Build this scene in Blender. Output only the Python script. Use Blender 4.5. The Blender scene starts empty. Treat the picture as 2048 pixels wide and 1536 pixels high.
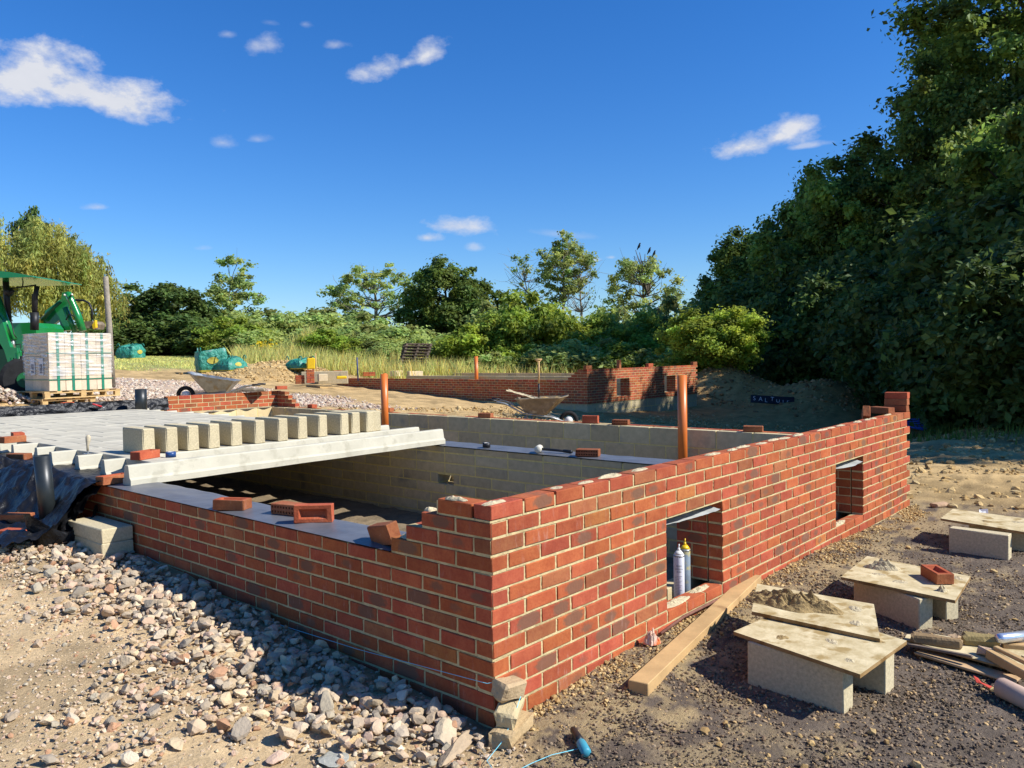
import bpy, math, random
import numpy as np
from mathutils import Vector, Matrix
rad = math.radians
S = bpy.context.scene
COL = S.collection
# ------------------------------------------------------------------ camera
CAM = np.array([-2.4529, -2.2962, 1.614])
YAW, PITCH, ROLL, FPX = rad(41.3904), rad(-2.0312), rad(-1.0031), 1585.49
cy_, sy_, cp_, sp_ = math.cos(YAW), math.sin(YAW), math.cos(PITCH), math.sin(PITCH)
FW = np.array([cy_*cp_, sy_*cp_, sp_])
_R = np.array([sy_, -cy_, 0.0]); _U = np.cross(_R, FW)
RT = math.cos(ROLL)*_R + math.sin(ROLL)*_U
UP = -math.sin(ROLL)*_R + math.cos(ROLL)*_U
cam = bpy.data.cameras.new('camera'); camo = bpy.data.objects.new('camera', cam); COL.objects.link(camo)
cam.sensor_width = 36; cam.lens = 36*FPX/2048; cam.clip_start = .05; cam.clip_end = 3000
m = Matrix(((RT[0], UP[0], -FW[0], CAM[0]), (RT[1], UP[1], -FW[1], CAM[1]), (RT[2], UP[2], -FW[2], CAM[2]), (0, 0, 0, 1)))
camo.matrix_world = m
S.camera = camo
S.view_settings.view_transform = 'Standard'; S.view_settings.look = 'None'
S.view_settings.exposure = 0.45; S.view_settings.gamma = 1.0
def ray(x, y): return FW + (x-1024)/FPX*RT - (y-768)/FPX*UP
def at(x, y, d): return CAM + ray(x, y)*d
# ------------------------------------------------------------------ sun and sky
SUN_AZ, SUN_EL = rad(-63.0), rad(41.0)
sdir = Vector((math.cos(SUN_AZ)*math.cos(SUN_EL), math.sin(SUN_AZ)*math.cos(SUN_EL), math.sin(SUN_EL)))
sun = bpy.data.lights.new('sun', 'SUN'); sun.energy = 5.0; sun.angle = rad(.5); sun.color = (1, .98, .945)
suno = bpy.data.objects.new('sun', sun); COL.objects.link(suno)
suno.rotation_euler = sdir.to_track_quat('Z', 'Y').to_euler(); suno.location = (0, 0, 30)
W = bpy.data.worlds.new('World'); S.world = W; W.use_nodes = True
wn, wl = W.node_tree.nodes, W.node_tree.links
wn.clear()
def N(nt, t, **kw):
    n = nt.new(t)
    for k, v in kw.items(): setattr(n, k, v)
    return n
sky = N(wn, 'ShaderNodeTexSky', sky_type='NISHITA', sun_disc=False)
sky.sun_elevation = SUN_EL; sky.sun_rotation = math.pi/2 - SUN_AZ
sky.altitude = 50; sky.air_density = 1.15; sky.dust_density = .0; sky.ozone_density = 4.5
hs = N(wn, 'ShaderNodeHueSaturation'); hs.inputs['Saturation'].default_value = 1.28; hs.inputs['Value'].default_value = 1.12
wl.new(sky.outputs[0], hs.inputs['Color'])
hm = N(wn, 'ShaderNodeMix', data_type='RGBA', blend_type='MULTIPLY'); hm.inputs[0].default_value = 1; hm.inputs[7].default_value = (.92, 1.17, 1.58, 1); wl.new(hs.outputs[0], hm.inputs[6])
geo = N(wn, 'ShaderNodeTexCoord')
noi = N(wn, 'ShaderNodeTexNoise'); noi.inputs['Scale'].default_value = 13; noi.inputs['Detail'].default_value = 9; noi.inputs['Roughness'].default_value = .62
mp = N(wn, 'ShaderNodeMapping'); mp.inputs['Scale'].default_value = (1, 1, 1.7)
wl.new(geo.outputs['Generated'], mp.inputs['Vector']); wl.new(mp.outputs[0], noi.inputs['Vector'])
def M(op, a, b=None, c=None, nt=wn, ln=wl):
    n = nt.new('ShaderNodeMath'); n.operation = op
    for i, v in enumerate((a, b, c)):
        if v is None: continue
        if isinstance(v, (int, float)): n.inputs[i].default_value = v
        else: ln.new(v, n.inputs[i])
    return n.outputs[0]
def VD(v):
    n = wn.new('ShaderNodeVectorMath'); n.operation = 'DOT_PRODUCT'
    wl.new(geo.outputs['Generated'], n.inputs[0]); n.inputs[1].default_value = tuple(v)
    return n.outputs['Value']
mask = None
# clouds: centre direction given in degrees off the view axis, half width/height, tilt, density
CL = [(60,160,175,72,4,1.3),(235,205,165,56,12,1.25),(150,180,120,60,10,1.3),(525,95,52,30,-8,.75),(455,68,24,14,0,.5),(778,136,80,32,-10,1.0),(850,112,54,28,-28,1.0),(812,128,50,24,-18,1.0),
      (1500,292,100,32,-10,1.05),(1590,255,66,30,-36,1.0),(1550,280,60,26,-20,1.0),(1610,292,50,8,-8,.6),(905,453,74,22,4,1.0),(855,476,34,13,0,.95),(195,415,34,11,0,.8),(405,497,28,11,0,.5),
      (445,285,34,20,8,.55),(515,280,28,12,0,.45),(1188,520,18,6,0,.7),(1222,515,14,6,0,.7),(262,612,60,16,4,.5),(672,90,30,14,0,.55),(948,495,16,10,0,.5),(610,48,18,12,0,.4),(1130,470,60,9,6,.3),(540,45,26,10,5,.3)]
for (px, py, w, h, tl, dn) in CL:
    c = ray(px, py); c = c/np.linalg.norm(c)
    e1 = ray(px+10, py); e1 = e1 - c*(e1@c); e1 /= np.linalg.norm(e1)
    e2 = np.cross(e1, c); e2 *= -1 if e2[2] < 0 else 1
    t = rad(-tl); a1 = e1*math.cos(t)+e2*math.sin(t); a2 = -e1*math.sin(t)+e2*math.cos(t)
    k = np.linalg.norm(ray(px, py))*FPX
    u = VD(a1*(k/w)); v = VD(a2*(k/h)); f = VD(c)
    # flat base: squeeze the lower half
    vneg = M('MULTIPLY', M('MINIMUM', v, 0.0), 1.5)
    v2 = M('ADD', M('MAXIMUM', v, 0.0), vneg)
    d = M('SQRT', M('ADD', M('MULTIPLY', u, u), M('MULTIPLY', v2, v2)))
    n_ = M('MULTIPLY', M('SUBTRACT', noi.outputs[0], .5), 3.7)
    g = M('SUBTRACT', M('ADD', 1.0, n_), d)
    g = M('MULTIPLY', M('MAXIMUM', g, 0.0), 1.0*dn)
    g = M('MINIMUM', g, dn)
    g = M('MULTIPLY', g, M('GREATER_THAN', f, 0.5))
    mask = g if mask is None else M('MAXIMUM', mask, g)
mask = M('MINIMUM', mask, 1.0)
mask = M('POWER', mask, 1.25)
mx = N(wn, 'ShaderNodeMix', data_type='RGBA'); wl.new(mask, mx.inputs[0]); wl.new(hm.outputs[2], mx.inputs[6])
cr = N(wn, 'ShaderNodeMix', data_type='RGBA'); wl.new(noi.outputs[0], cr.inputs[0]); cr.inputs[6].default_value = (6.6, 7.1, 8.4, 1); cr.inputs[7].default_value = (9.8, 9.9, 10.4, 1)
wl.new(cr.outputs[2], mx.inputs[7])
bg = N(wn, 'ShaderNodeBackground'); bg.inputs[1].default_value = .064; wl.new(mx.outputs[2], bg.inputs[0])
wo = N(wn, 'ShaderNodeOutputWorld'); wl.new(bg.outputs[0], wo.inputs[0])
S.cycles.max_bounces = 6; S.cycles.diffuse_bounces = 2; S.cycles.transparent_max_bounces = 6
# ------------------------------------------------------------------ noise helpers
def _h(i, j, k, s):
    n = (i*374761393 + j*668265263 + k*2147483647*3 + s*1274126177) & 0xffffffff
    n = ((n ^ (n >> 13))*1274126177) & 0xffffffff
    return ((n ^ (n >> 16)) & 0xffff)/65535.0
def vn(x, y, z=None, s=0):
    x = np.asarray(x, float); y = np.asarray(y, float); z = np.zeros_like(x) if z is None else np.asarray(z, float)+np.zeros_like(x)
    i, j, k = np.floor(x).astype(np.int64), np.floor(y).astype(np.int64), np.floor(z).astype(np.int64)
    fx, fy, fz = x-i, y-j, z-k
    fx, fy, fz = fx*fx*(3-2*fx), fy*fy*(3-2*fy), fz*fz*(3-2*fz)
    r = 0
    for a in (0, 1):
        for b in (0, 1):
            for c in (0, 1):
                r = r + _h(i+a, j+b, k+c, s)*(fx if a else 1-fx)*(fy if b else 1-fy)*(fz if c else 1-fz)
    return r
def fbm(x, y, z=None, o=4, s=0):
    r, a, t = 0, .5, 0
    for q in range(o):
        r = r + a*vn(np.asarray(x)*2**q, np.asarray(y)*2**q, None if z is None else np.asarray(z)*2**q, s+q*17); t += a; a *= .5
    return r/t
def ss(a, b, t):
    t = np.clip((np.asarray(t, float)-a)/(b-a), 0, 1); return t*t*(3-2*t)
# ------------------------------------------------------------------ mesh builder
class MB:
    def __init__(s): s.v = []; s.n = 0; s.f = {}; s.t = {}; s.mi = {}; s.loc = []; s.has = False
    def add(s, v, f, tint=(1, 1, 1, 0), mi=0, loc=None):
        v = np.asarray(v, float).reshape(-1, 3); f = np.asarray(f, np.int64); k = f.shape[1]
        s.f.setdefault(k, []).append(f+s.n)
        t = np.asarray(tint, float)
        if t.ndim == 1: t = np.tile(t, (len(f), 1))
        s.t.setdefault(k, []).append(t)
        s.mi.setdefault(k, []).append(np.full(len(f), mi) if np.isscalar(mi) else np.asarray(mi))
        s.v.append(v); s.n += len(v)
        if loc is None: loc = np.zeros((len(v), 3))
        s.loc.append(np.asarray(loc, float))
    def addfaces(s, f, tint=(1, 1, 1, 0), mi=0, off=0):
        f = np.asarray(f, np.int64); k = f.shape[1]
        s.f.setdefault(k, []).append(f+off); s.t.setdefault(k, []).append(np.tile(np.asarray(tint, float), (len(f), 1))); s.mi.setdefault(k, []).append(np.full(len(f), mi))
    def mesh(s, name, mats, smooth=False):
        me = bpy.data.meshes.new(name)
        V = np.concatenate(s.v); me.vertices.add(len(V)); me.vertices.foreach_set('co', V.ravel().astype(np.float32))
        ks = sorted(s.f); F = [np.concatenate(s.f[k]) for k in ks]
        nl = sum(a.size for a in F); nf = sum(len(a) for a in F)
        me.loops.add(nl); me.loops.foreach_set('vertex_index', np.concatenate([a.ravel() for a in F]).astype(np.int32))
        tot = np.concatenate([np.full(len(a), a.shape[1]) for a in F]); st = np.concatenate([[0], np.cumsum(tot)[:-1]])
        me.polygons.add(nf); me.polygons.foreach_set('loop_start', st.astype(np.int32)); me.polygons.foreach_set('loop_total', tot.astype(np.int32))
        T = np.concatenate([np.concatenate(s.t[k]) for k in ks]); MI = np.concatenate([np.concatenate(s.mi[k]) for k in ks])
        for q in (mats if isinstance(mats, (list, tuple)) else [mats]): me.materials.append(q)
        me.polygons.foreach_set('material_index', MI.astype(np.int32))
        me.polygons.foreach_set('use_smooth', np.full(nf, smooth))
        a = me.attributes.new('tint', 'FLOAT_COLOR', 'FACE'); a.data.foreach_set('color', T.ravel().astype(np.float32))
        L = np.concatenate(s.loc)
        if np.any(L): b = me.attributes.new('loc', 'FLOAT_VECTOR', 'POINT'); b.data.foreach_set('vector', L.ravel().astype(np.float32))
        me.update(calc_edges=True); me.validate()
        return me
    def build(s, name, mats, parent=None, smooth=False, loc=None):
        o = bpy.data.objects.new(name, s.mesh(name, mats, smooth)); COL.objects.link(o)
        if parent is not None: o.parent = parent
        if loc is not None: o.location = loc
        return o
def tag(o, label=None, cat=None, group=None, kind=None):
    if label: o['label'] = label
    if cat: o['category'] = cat
    if group: o['group'] = group
    if kind: o['kind'] = kind
    return o
def empty(name, loc, label, cat, rz=0, group=None, rot=None):
    o = bpy.data.objects.new(name, None); COL.objects.link(o); o.location = tuple(loc); o.rotation_euler = rot if rot else (0, 0, rz)
    o.empty_display_size = .1
    return tag(o, label, cat, group)
def copy_tree(o, parent=None):
    c = o.copy(); COL.objects.link(c)
    if parent is not None: c.parent = parent
    for ch in [x for x in o.children]: copy_tree(ch, c)
    return c
BOXF = np.array([[0,3,2,1],[4,5,6,7],[0,1,5,4],[1,2,6,5],[2,3,7,6],[3,0,4,7]])
def box(mb, c, s, R=None, tint=(1, 1, 1, 0), mi=0):
    c = np.asarray(c, float); s = np.asarray(s, float)/2
    v = np.array([[-1,-1,-1],[1,-1,-1],[1,1,-1],[-1,1,-1],[-1,-1,1],[1,-1,1],[1,1,1],[-1,1,1]])*s
    if R is not None: v = v@np.asarray(R).T
    mb.add(v+c, BOXF, tint, mi)
def rz(a):
    c, s = math.cos(a), math.sin(a); return np.array([[c, -s, 0], [s, c, 0], [0, 0, 1]])
def rxyz(a, b, c): return np.array(Matrix.Rotation(c, 3, 'Z') @ Matrix.Rotation(b, 3, 'Y') @ Matrix.Rotation(a, 3, 'X'))
def cbox(mb, c, s, R=None, ch=.004, jit=.0, tint=(1, 1, 1, 0), mi=0, rng=None, loc=None, skip=()):
    """box with chamfered edges; faces 0..5 = -z,+z,-y,+x,+y,-x"""
    s = np.asarray(s, float)/2; V = []; idx = {}
    for ax in range(3):
        for sg in (-1, 1):
            for a in (-1, 1):
                for b in (-1, 1):
                    o = [k for k in range(3) if k != ax]; p = np.zeros(3); p[ax] = sg*s[ax]; p[o[0]] = a*(s[o[0]]-ch); p[o[1]] = b*(s[o[1]]-ch)
                    idx[(ax, sg, a, b)] = len(V); V.append(p)
    V = np.array(V)
    L = V/s
    if jit and rng is not None:
        V = V+rng.normal(0, jit, V.shape)
    F = []; keys = [(2,-1),(2,1),(1,-1),(0,1),(1,1),(0,-1)]
    for i, (ax, sg) in enumerate(keys):
        if i in skip: continue
        q = [idx[(ax, sg, -1, -1)], idx[(ax, sg, 1, -1)], idx[(ax, sg, 1, 1)], idx[(ax, sg, -1, 1)]]
        flip = (sg < 0) ^ (ax == 1)
        F.append(q[::-1] if flip else q)
    def vid(ax, sgn):  # sgn full triple
        o = [k for k in range(3) if k != ax]; return idx[(ax, sgn[ax], sgn[o[0]], sgn[o[1]])]
    T = []
    for a in range(3):
        for b in range(a+1, 3):
            c_ = 3-a-b
            for sa in (-1, 1):
                for sb in (-1, 1):
                    q = []
                    for (ax, sc) in ((a, -1), (a, 1), (b, 1), (b, -1)):
                        g = [0, 0, 0]; g[a] = sa; g[b] = sb; g[c_] = sc; q.append(vid(ax, g))
                    P = V[q]; n = np.cross(P[1]-P[0], P[2]-P[0]); out = np.zeros(3); out[a] = sa; out[b] = sb
                    F.append(q if n@out > 0 else q[::-1])
    for sx in (-1, 1):
        for sy in (-1, 1):
            for sz in (-1, 1):
                q = [vid(0, (sx, sy, sz)), vid(1, (sx, sy, sz)), vid(2, (sx, sy, sz))]
                P = V[q]; n = np.cross(P[1]-P[0], P[2]-P[0])
                T.append(q if n@np.array([sx, sy, sz]) > 0 else q[::-1])
    if R is not None: V = V@np.asarray(R).T
    V = V+np.asarray(c, float)
    base = mb.n
    LL = np.zeros((len(V), 3)) if loc is None else (L*[1, 1, 1]+0)
    if loc is not None: LL = np.stack([L[:, loc[0]], L[:, loc[1]], np.full(len(L), loc[2])], 1)
    mb.add(V, F, tint, mi, LL); mb.addfaces(T, tint, mi, base)
    return base, idx
def tube(mb, P, r, n=8, caps=True, tint=(1, 1, 1, 0), mi=0):
    P = np.asarray(P, float); r = np.full(len(P), r) if np.isscalar(r) else np.asarray(r, float)
    T = np.gradient(P, axis=0); T /= np.linalg.norm(T, axis=1)[:, None]+1e-12
    a = np.array([0, 0, 1.]) if abs(T[0, 2]) < .9 else np.array([1., 0, 0])
    u = np.cross(T[0], a); u /= np.linalg.norm(u); V = []
    for i in range(len(P)):
        u = u-T[i]*(u@T[i]); u /= np.linalg.norm(u)+1e-12; w = np.cross(T[i], u)
        th = np.arange(n)*2*math.pi/n
        V.append(P[i]+r[i]*(np.cos(th)[:, None]*u+np.sin(th)[:, None]*w))
    V = np.concatenate(V); F = []
    for i in range(len(P)-1):
        for j in range(n): F.append([i*n+j, i*n+(j+1) % n, (i+1)*n+(j+1) % n, (i+1)*n+j])
    base = mb.n; mb.add(V, F, tint, mi)
    if caps:
        mb.addfaces([list(range(n))[::-1]], tint, mi, base); mb.addfaces([[(len(P)-1)*n+j for j in range(n)]], tint, mi, base)
def ring(mb, c, ax, ro, ri, w, n=16, tint=(1,1,1,0), mi=0):
    """hollow pipe end to end (tube with wall)"""
    c = np.asarray(c, float); ax = np.asarray(ax, float); ax = ax/np.linalg.norm(ax)
    a = np.array([0, 0, 1.]) if abs(ax[2]) < .9 else np.array([1., 0, 0]); u = np.cross(ax, a); u /= np.linalg.norm(u); v = np.cross(ax, u)
    th = np.arange(n)*2*math.pi/n; d = np.cos(th)[:, None]*u+np.sin(th)[:, None]*v
    V = np.concatenate([c+d*ro, c+ax*w+d*ro, c+ax*w+d*ri, c+d*ri]); F = []
    for q in range(4):
        for j in range(n): F.append([q*n+j, q*n+(j+1) % n, ((q+1) % 4)*n+(j+1) % n, ((q+1) % 4)*n+j])
    mb.add(V, F, tint, mi)
def grid(mb, f, nu, nv, tint=(1, 1, 1, 0), mi=0, flip=False):
    """f(u,v)->(n,3) on unit square"""
    u, v = np.meshgrid(np.linspace(0, 1, nu+1), np.linspace(0, 1, nv+1), indexing='ij')
    P = f(u.ravel(), v.ravel()); i = np.arange((nu+1)*(nv+1)).reshape(nu+1, nv+1)
    F = np.stack([i[:-1, :-1].ravel(), i[1:, :-1].ravel(), i[1:, 1:].ravel(), i[:-1, 1:].ravel()], 1)
    if flip: F = F[:, ::-1]
    mb.add(P, F, tint, mi)
# rock prototypes
def ico(sub):
    import bmesh
    b = bmesh.new(); bmesh.ops.create_icosphere(b, subdivisions=sub, radius=1)
    v = np.array([x.co[:] for x in b.verts]); f = np.array([[q.index for q in x.verts] for x in b.faces]); b.free(); return v, f
ICO = {1: ico(1), 2: ico(2), 3: ico(3)}
def rock_proto(rng, sub=2, cuts=9, lo=.45, hi=.85, rough=0.0):
    v, f = ICO[sub]; v = v.copy()
    if rough: v *= (1+rng.normal(0, rough, (len(v), 1)))
    for _ in range(cuts):
        n = rng.normal(size=3); n /= np.linalg.norm(n); h = rng.uniform(lo, hi)
        d = np.maximum(v@n-h, 0); v -= d[:, None]*n
    v *= np.array([1, rng.uniform(.6, .95), rng.uniform(.4, .75)])
    return v-v.mean(0), f
def scatter(mb, rng, pos, size, protos, tints):
    n = len(pos); pid = rng.integers(0, len(protos), n)
    for p in range(len(protos)):
        I = np.where(pid == p)[0]
        if not len(I): continue
        v, f = protos[p]; a = rng.uniform(0, 2*math.pi, len(I)); t = rng.normal(0, .35, len(I)); t2 = rng.normal(0, .35, len(I))
        ca, sa, ct, st_, cu, su = np.cos(a), np.sin(a), np.cos(t), np.sin(t), np.cos(t2), np.sin(t2)
        Z = np.zeros(len(I)); O = np.ones(len(I))
        Rz = np.stack([np.stack([ca, -sa, Z], 1), np.stack([sa, ca, Z], 1), np.stack([Z, Z, O], 1)], 1)
        Rx = np.stack([np.stack([O, Z, Z], 1), np.stack([Z, ct, -st_], 1), np.stack([Z, st_, ct], 1)], 1)
        Ry = np.stack([np.stack([cu, Z, su], 1), np.stack([Z, O, Z], 1), np.stack([-su, Z, cu], 1)], 1)
        Q = Rz@Rx@Ry
        V = np.einsum('nij,vj->nvi', Q, v)*size[I][:, None, None]+pos[I][:, None, :]
        F = (f[None]+(np.arange(len(I))*len(v))[:, None, None]).reshape(-1, 3)
        mb.add(V.reshape(-1, 3), F, np.repeat(tints[I], len(f), 0))
# ------------------------------------------------------------------ materials
def mat(name, col=(.5, .5, .5), rough=.8, var=.15, scale=8., bump=.3, bscale=None, spec=.3, metal=0., tint=False, col2=None, detail=6, dist=.003, coat=0, objvar=0., transl=0., stain_sheen=None, alpha=None):
    mt = bpy.data.materials.new(name); mt.use_nodes = True; nt = mt.node_tree; n, l = nt.nodes, nt.links; n.clear()
    out = n.new('ShaderNodeOutputMaterial'); p = n.new('ShaderNodeBsdfPrincipled')
    tc = n.new('ShaderNodeTexCoord'); nz = n.new('ShaderNodeTexNoise'); nz.inputs['Scale'].default_value = scale; nz.inputs['Detail'].default_value = detail; nz.inputs['Roughness'].default_value = .65
    l.new(tc.outputs['Object'], nz.inputs['Vector'])
    rmp = n.new('ShaderNodeMapRange'); rmp.inputs[1].default_value = .3; rmp.inputs[2].default_value = .7; l.new(nz.outputs[0], rmp.inputs[0])
    mxx = n.new('ShaderNodeMix'); mxx.data_type = 'RGBA'; l.new(rmp.outputs[0], mxx.inputs[0])
    c1 = tuple(max(0, c*(1-var)) for c in col); c2 = col2 if col2 else tuple(min(1, c*(1+var)) for c in col)
    mxx.inputs[6].default_value = (*c1, 1); mxx.inputs[7].default_value = (*c2, 1); c = mxx.outputs[2]
    if stain_sheen:
        n2 = n.new('ShaderNodeTexNoise'); n2.inputs['Scale'].default_value = stain_sheen[1]; n2.inputs['Detail'].default_value = 5; l.new(tc.outputs['Object'], n2.inputs['Vector'])
        r2 = n.new('ShaderNodeMapRange'); r2.inputs[1].default_value = stain_sheen[2]; r2.inputs[2].default_value = stain_sheen[2]+.12; l.new(n2.outputs[0], r2.inputs[0])
        m2 = n.new('ShaderNodeMix'); m2.data_type = 'RGBA'; l.new(r2.outputs[0], m2.inputs[0]); l.new(c, m2.inputs[6]); m2.inputs[7].default_value = (*stain_sheen[0], 1); c = m2.outputs[2]
    if tint:
        a = n.new('ShaderNodeAttribute'); a.attribute_name = 'tint'
        mm = n.new('ShaderNodeMix'); mm.data_type = 'RGBA'; mm.blend_type = 'MULTIPLY'; mm.inputs[0].default_value = 1; l.new(c, mm.inputs[6]); l.new(a.outputs['Color'], mm.inputs[7]); c = mm.outputs[2]
    if objvar:
        oi = n.new('ShaderNodeObjectInfo'); mr = n.new('ShaderNodeMapRange'); mr.inputs[3].default_value = 1-objvar; mr.inputs[4].default_value = 1+objvar; l.new(oi.outputs['Random'], mr.inputs[0])
        h = n.new('ShaderNodeHueSaturation'); l.new(mr.outputs[0], h.inputs['Value']); l.new(c, h.inputs['Color']); c = h.outputs[0]
    l.new(c, p.inputs['Base Color']); p.inputs['Roughness'].default_value = rough; p.inputs['Specular IOR Level'].default_value = spec; p.inputs['Metallic'].default_value = metal
    if coat: p.inputs['Coat Weight'].default_value = coat; p.inputs['Coat Roughness'].default_value = .1
    if bump:
        nb = n.new('ShaderNodeTexNoise'); nb.inputs['Scale'].default_value = bscale or scale*4; nb.inputs['Detail'].default_value = 5; l.new(tc.outputs['Object'], nb.inputs['Vector'])
        b = n.new('ShaderNodeBump'); b.inputs['Strength'].default_value = bump; b.inputs['Distance'].default_value = dist; l.new(nb.outputs[0], b.inputs['Height']); l.new(b.outputs[0], p.inputs['Normal'])
    sh = p.outputs[0]
    if transl:
        tr = n.new('ShaderNodeBsdfTranslucent'); hh = n.new('ShaderNodeHueSaturation'); hh.inputs['Value'].default_value = 1.6; hh.inputs['Hue'].default_value = .485; l.new(c, hh.inputs['Color']); l.new(hh.outputs[0], tr.inputs[0])
        ms = n.new('ShaderNodeMixShader'); ms.inputs[0].default_value = transl; l.new(sh, ms.inputs[1]); l.new(tr.outputs[0], ms.inputs[2]); sh = ms.outputs[0]
    if alpha is not None:
        tp = n.new('ShaderNodeBsdfTransparent'); ms = n.new('ShaderNodeMixShader')
        if isinstance(alpha, tuple):
            mpp = n.new('ShaderNodeMapping'); mpp.inputs['Scale'].default_value = alpha[0]; l.new(tc.outputs['Object'], mpp.inputs[0])
            na = n.new('ShaderNodeTexNoise'); na.inputs['Scale'].default_value = 6; na.inputs['Detail'].default_value = 6; l.new(mpp.outputs[0], na.inputs[0])
            ra = n.new('ShaderNodeMapRange'); ra.inputs[1].default_value = alpha[1]; ra.inputs[2].default_value = alpha[2]; ra.inputs[3].default_value = alpha[3]; ra.inputs[4].default_value = alpha[4]; l.new(na.outputs[0], ra.inputs[0]); l.new(ra.outputs[0], ms.inputs[0])
        else: ms.inputs[0].default_value = alpha
        l.new(tp.outputs[0], ms.inputs[1]); l.new(sh, ms.inputs[2]); sh = ms.outputs[0]
    l.new(sh, out.inputs[0]); return mt
def brick_mat(name, scale=1.0):
    mt = bpy.data.materials.new(name); mt.use_nodes = True; nt = mt.node_tree; n, l = nt.nodes, nt.links; n.clear()
    out = n.new('ShaderNodeOutputMaterial'); p = n.new('ShaderNodeBsdfPrincipled'); tc = n.new('ShaderNodeTexCoord')
    at_ = n.new('ShaderNodeAttribute'); at_.attribute_name = 'tint'; lo = n.new('ShaderNodeAttribute'); lo.attribute_name = 'loc'
    def nz(s, d=5, r=.6, vec=None):
        k = n.new('ShaderNodeTexNoise'); k.inputs['Scale'].default_value = s; k.inputs['Detail'].default_value = d; k.inputs['Roughness'].default_value = r; l.new(vec or tc.outputs['Object'], k.inputs[0]); return k.outputs[0]
    def mr(x, a, b, c=0, d=1):
        k = n.new('ShaderNodeMapRange'); k.inputs[1].default_value = a; k.inputs[2].default_value = b; k.inputs[3].default_value = c; k.inputs[4].default_value = d; l.new(x, k.inputs[0]); return k.outputs[0]
    def mix(f, a, b, bt='MIX'):
        k = n.new('ShaderNodeMix'); k.data_type = 'RGBA'; k.blend_type = bt
        for i, v in ((0, f), (6, a), (7, b)):
            if isinstance(v, (float, int)): k.inputs[i].default_value = v
            elif isinstance(v, tuple): k.inputs[i].default_value = (*v, 1)
            else: l.new(v, k.inputs[i])
        return k.outputs[2]
    MM = lambda op, a, b=None: M(op, a, b, nt=n, ln=l)
    c = mix(mr(nz(9), .35, .65), (.36, .080, .033), (.46, .122, .048))
    c = mix(mr(nz(60, 6, .7), .45, .75, 0, .6), c, (.30, .045, .02))
    c = mix(1.0, c, at_.outputs['Color'], 'MULTIPLY')
    # kiln-burnt grey patch in the middle of some bricks, from the brick's own coordinates
    sp = n.new('ShaderNodeSeparateXYZ'); l.new(lo.outputs['Vector'], sp.inputs[0])
    seed = sp.outputs[2]
    cx = MM('SUBTRACT', sp.outputs[0], MM('MULTIPLY', MM('SUBTRACT', MM('FRACT', MM('MULTIPLY', seed, 7.13)), .5), .7))
    d = MM('SQRT', MM('ADD', MM('POWER', MM('ABSOLUTE', MM('MULTIPLY', cx, 1.7)), 2.0), MM('POWER', MM('ABSOLUTE', MM('MULTIPLY', sp.outputs[1], 1.05)), 2.0)))
    d = MM('ADD', d, MM('MULTIPLY', MM('SUBTRACT', nz(45, 4), .5), 1.3))
    d = MM('SUBTRACT', d, MM('MULTIPLY', MM('SUBTRACT', at_.outputs['Alpha'], .8), 1.1))
    pm = MM('MULTIPLY', mr(d, .65, 1.05, 1, 0), mr(at_.outputs['Alpha'], .25, .7))
    c = mix(MM('MULTIPLY', pm, .8), c, (.165, .092, .056))
    # pale lime bloom and smears
    vm = n.new('ShaderNodeMapping'); vm.inputs['Scale'].default_value = (26, 26, 7); l.new(tc.outputs['Object'], vm.inputs[0])
    bl = MM('MULTIPLY', mr(nz(1, 5, .7, vm.outputs[0]), .56, .78), mr(nz(3.3, 3), .42, .68, 0, .62))
    c = mix(bl, c, (.54, .34, .27))
    l.new(c, p.inputs['Base Color']); p.inputs['Roughness'].default_value = .88; p.inputs['Specular IOR Level'].default_value = .2
    b = n.new('ShaderNodeBump'); b.inputs['Strength'].default_value = .55; b.inputs['Distance'].default_value = .004
    l.new(MM('ADD', nz(70, 5, .7), MM('MULTIPLY', nz(18, 3), 1.2)), b.inputs['Height']); l.new(b.outputs[0], p.inputs['Normal'])
    l.new(p.outputs[0], out.inputs[0]); return mt
m_brick = brick_mat('brick_clay')
m_mortar = mat('sandy_mortar', (.56, .445, .225), .95, .16, 30, .7, 120, .1, stain_sheen=((.40, .31, .15), 7, .55), dist=.004)
m_block = mat('concrete_block', (.55, .44, .25), .95, .13, 14, .55, 170, .15, tint=True, stain_sheen=((.34, .30, .21), 3, .6), dist=.004)
m_bmortar = mat('block_mortar', (.66, .53, .21), .95, .15, 30, .6, 120, .1)
m_pale = mat('pale_concrete', (.51, .47, .355), .9, .10, 5, .35, 90, .2, tint=True, stain_sheen=((.42, .385, .285), 9, .55), dist=.003)
m_floorb = mat('floor_block', (.50, .45, .335), .95, .14, 6, .4, 110, .15, objvar=.07, dist=.003)
m_dense = mat('dense_block', (.54, .45, .275), .95, .22, 60, .45, 130, .15, objvar=.05, dist=.005, detail=8)
m_dpc = mat('damp_course_plastic', (.12, .122, .13), .42, .2, 6, .25, 20, .4, dist=.01)
m_memb = mat('black_membrane', (.010, .010, .011), .42, .3, 4, .8, 14, .3, dist=.03)
m_orange = mat('orange_pipe_plastic', (.62, .155, .025), .38, .08, 4, .05, 30, .45, stain_sheen=((.50, .16, .05), 5, .66))
m_blackp = mat('black_pipe_plastic', (.018, .022, .022), .4, .3, 8, .1, 40, .5, stain_sheen=((.06, .06, .05), 9, .62))
m_ply = mat('plywood_board', (.50, .375, .17), .85, .2, 9, .5, 60, .2, tint=True, col2=(.72, .60, .36), stain_sheen=((.36, .25, .10), 11, .53), detail=12)
m_timber = mat('sawn_timber', (.50, .32, .14), .78, .2, 5, .3, 60, .25, stain_sheen=((.36, .21, .09), 7, .62))
m_pallet = mat('pallet_wood', (.58, .39, .17), .85, .2, 8, .3, 60, .2, tint=True)
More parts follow.
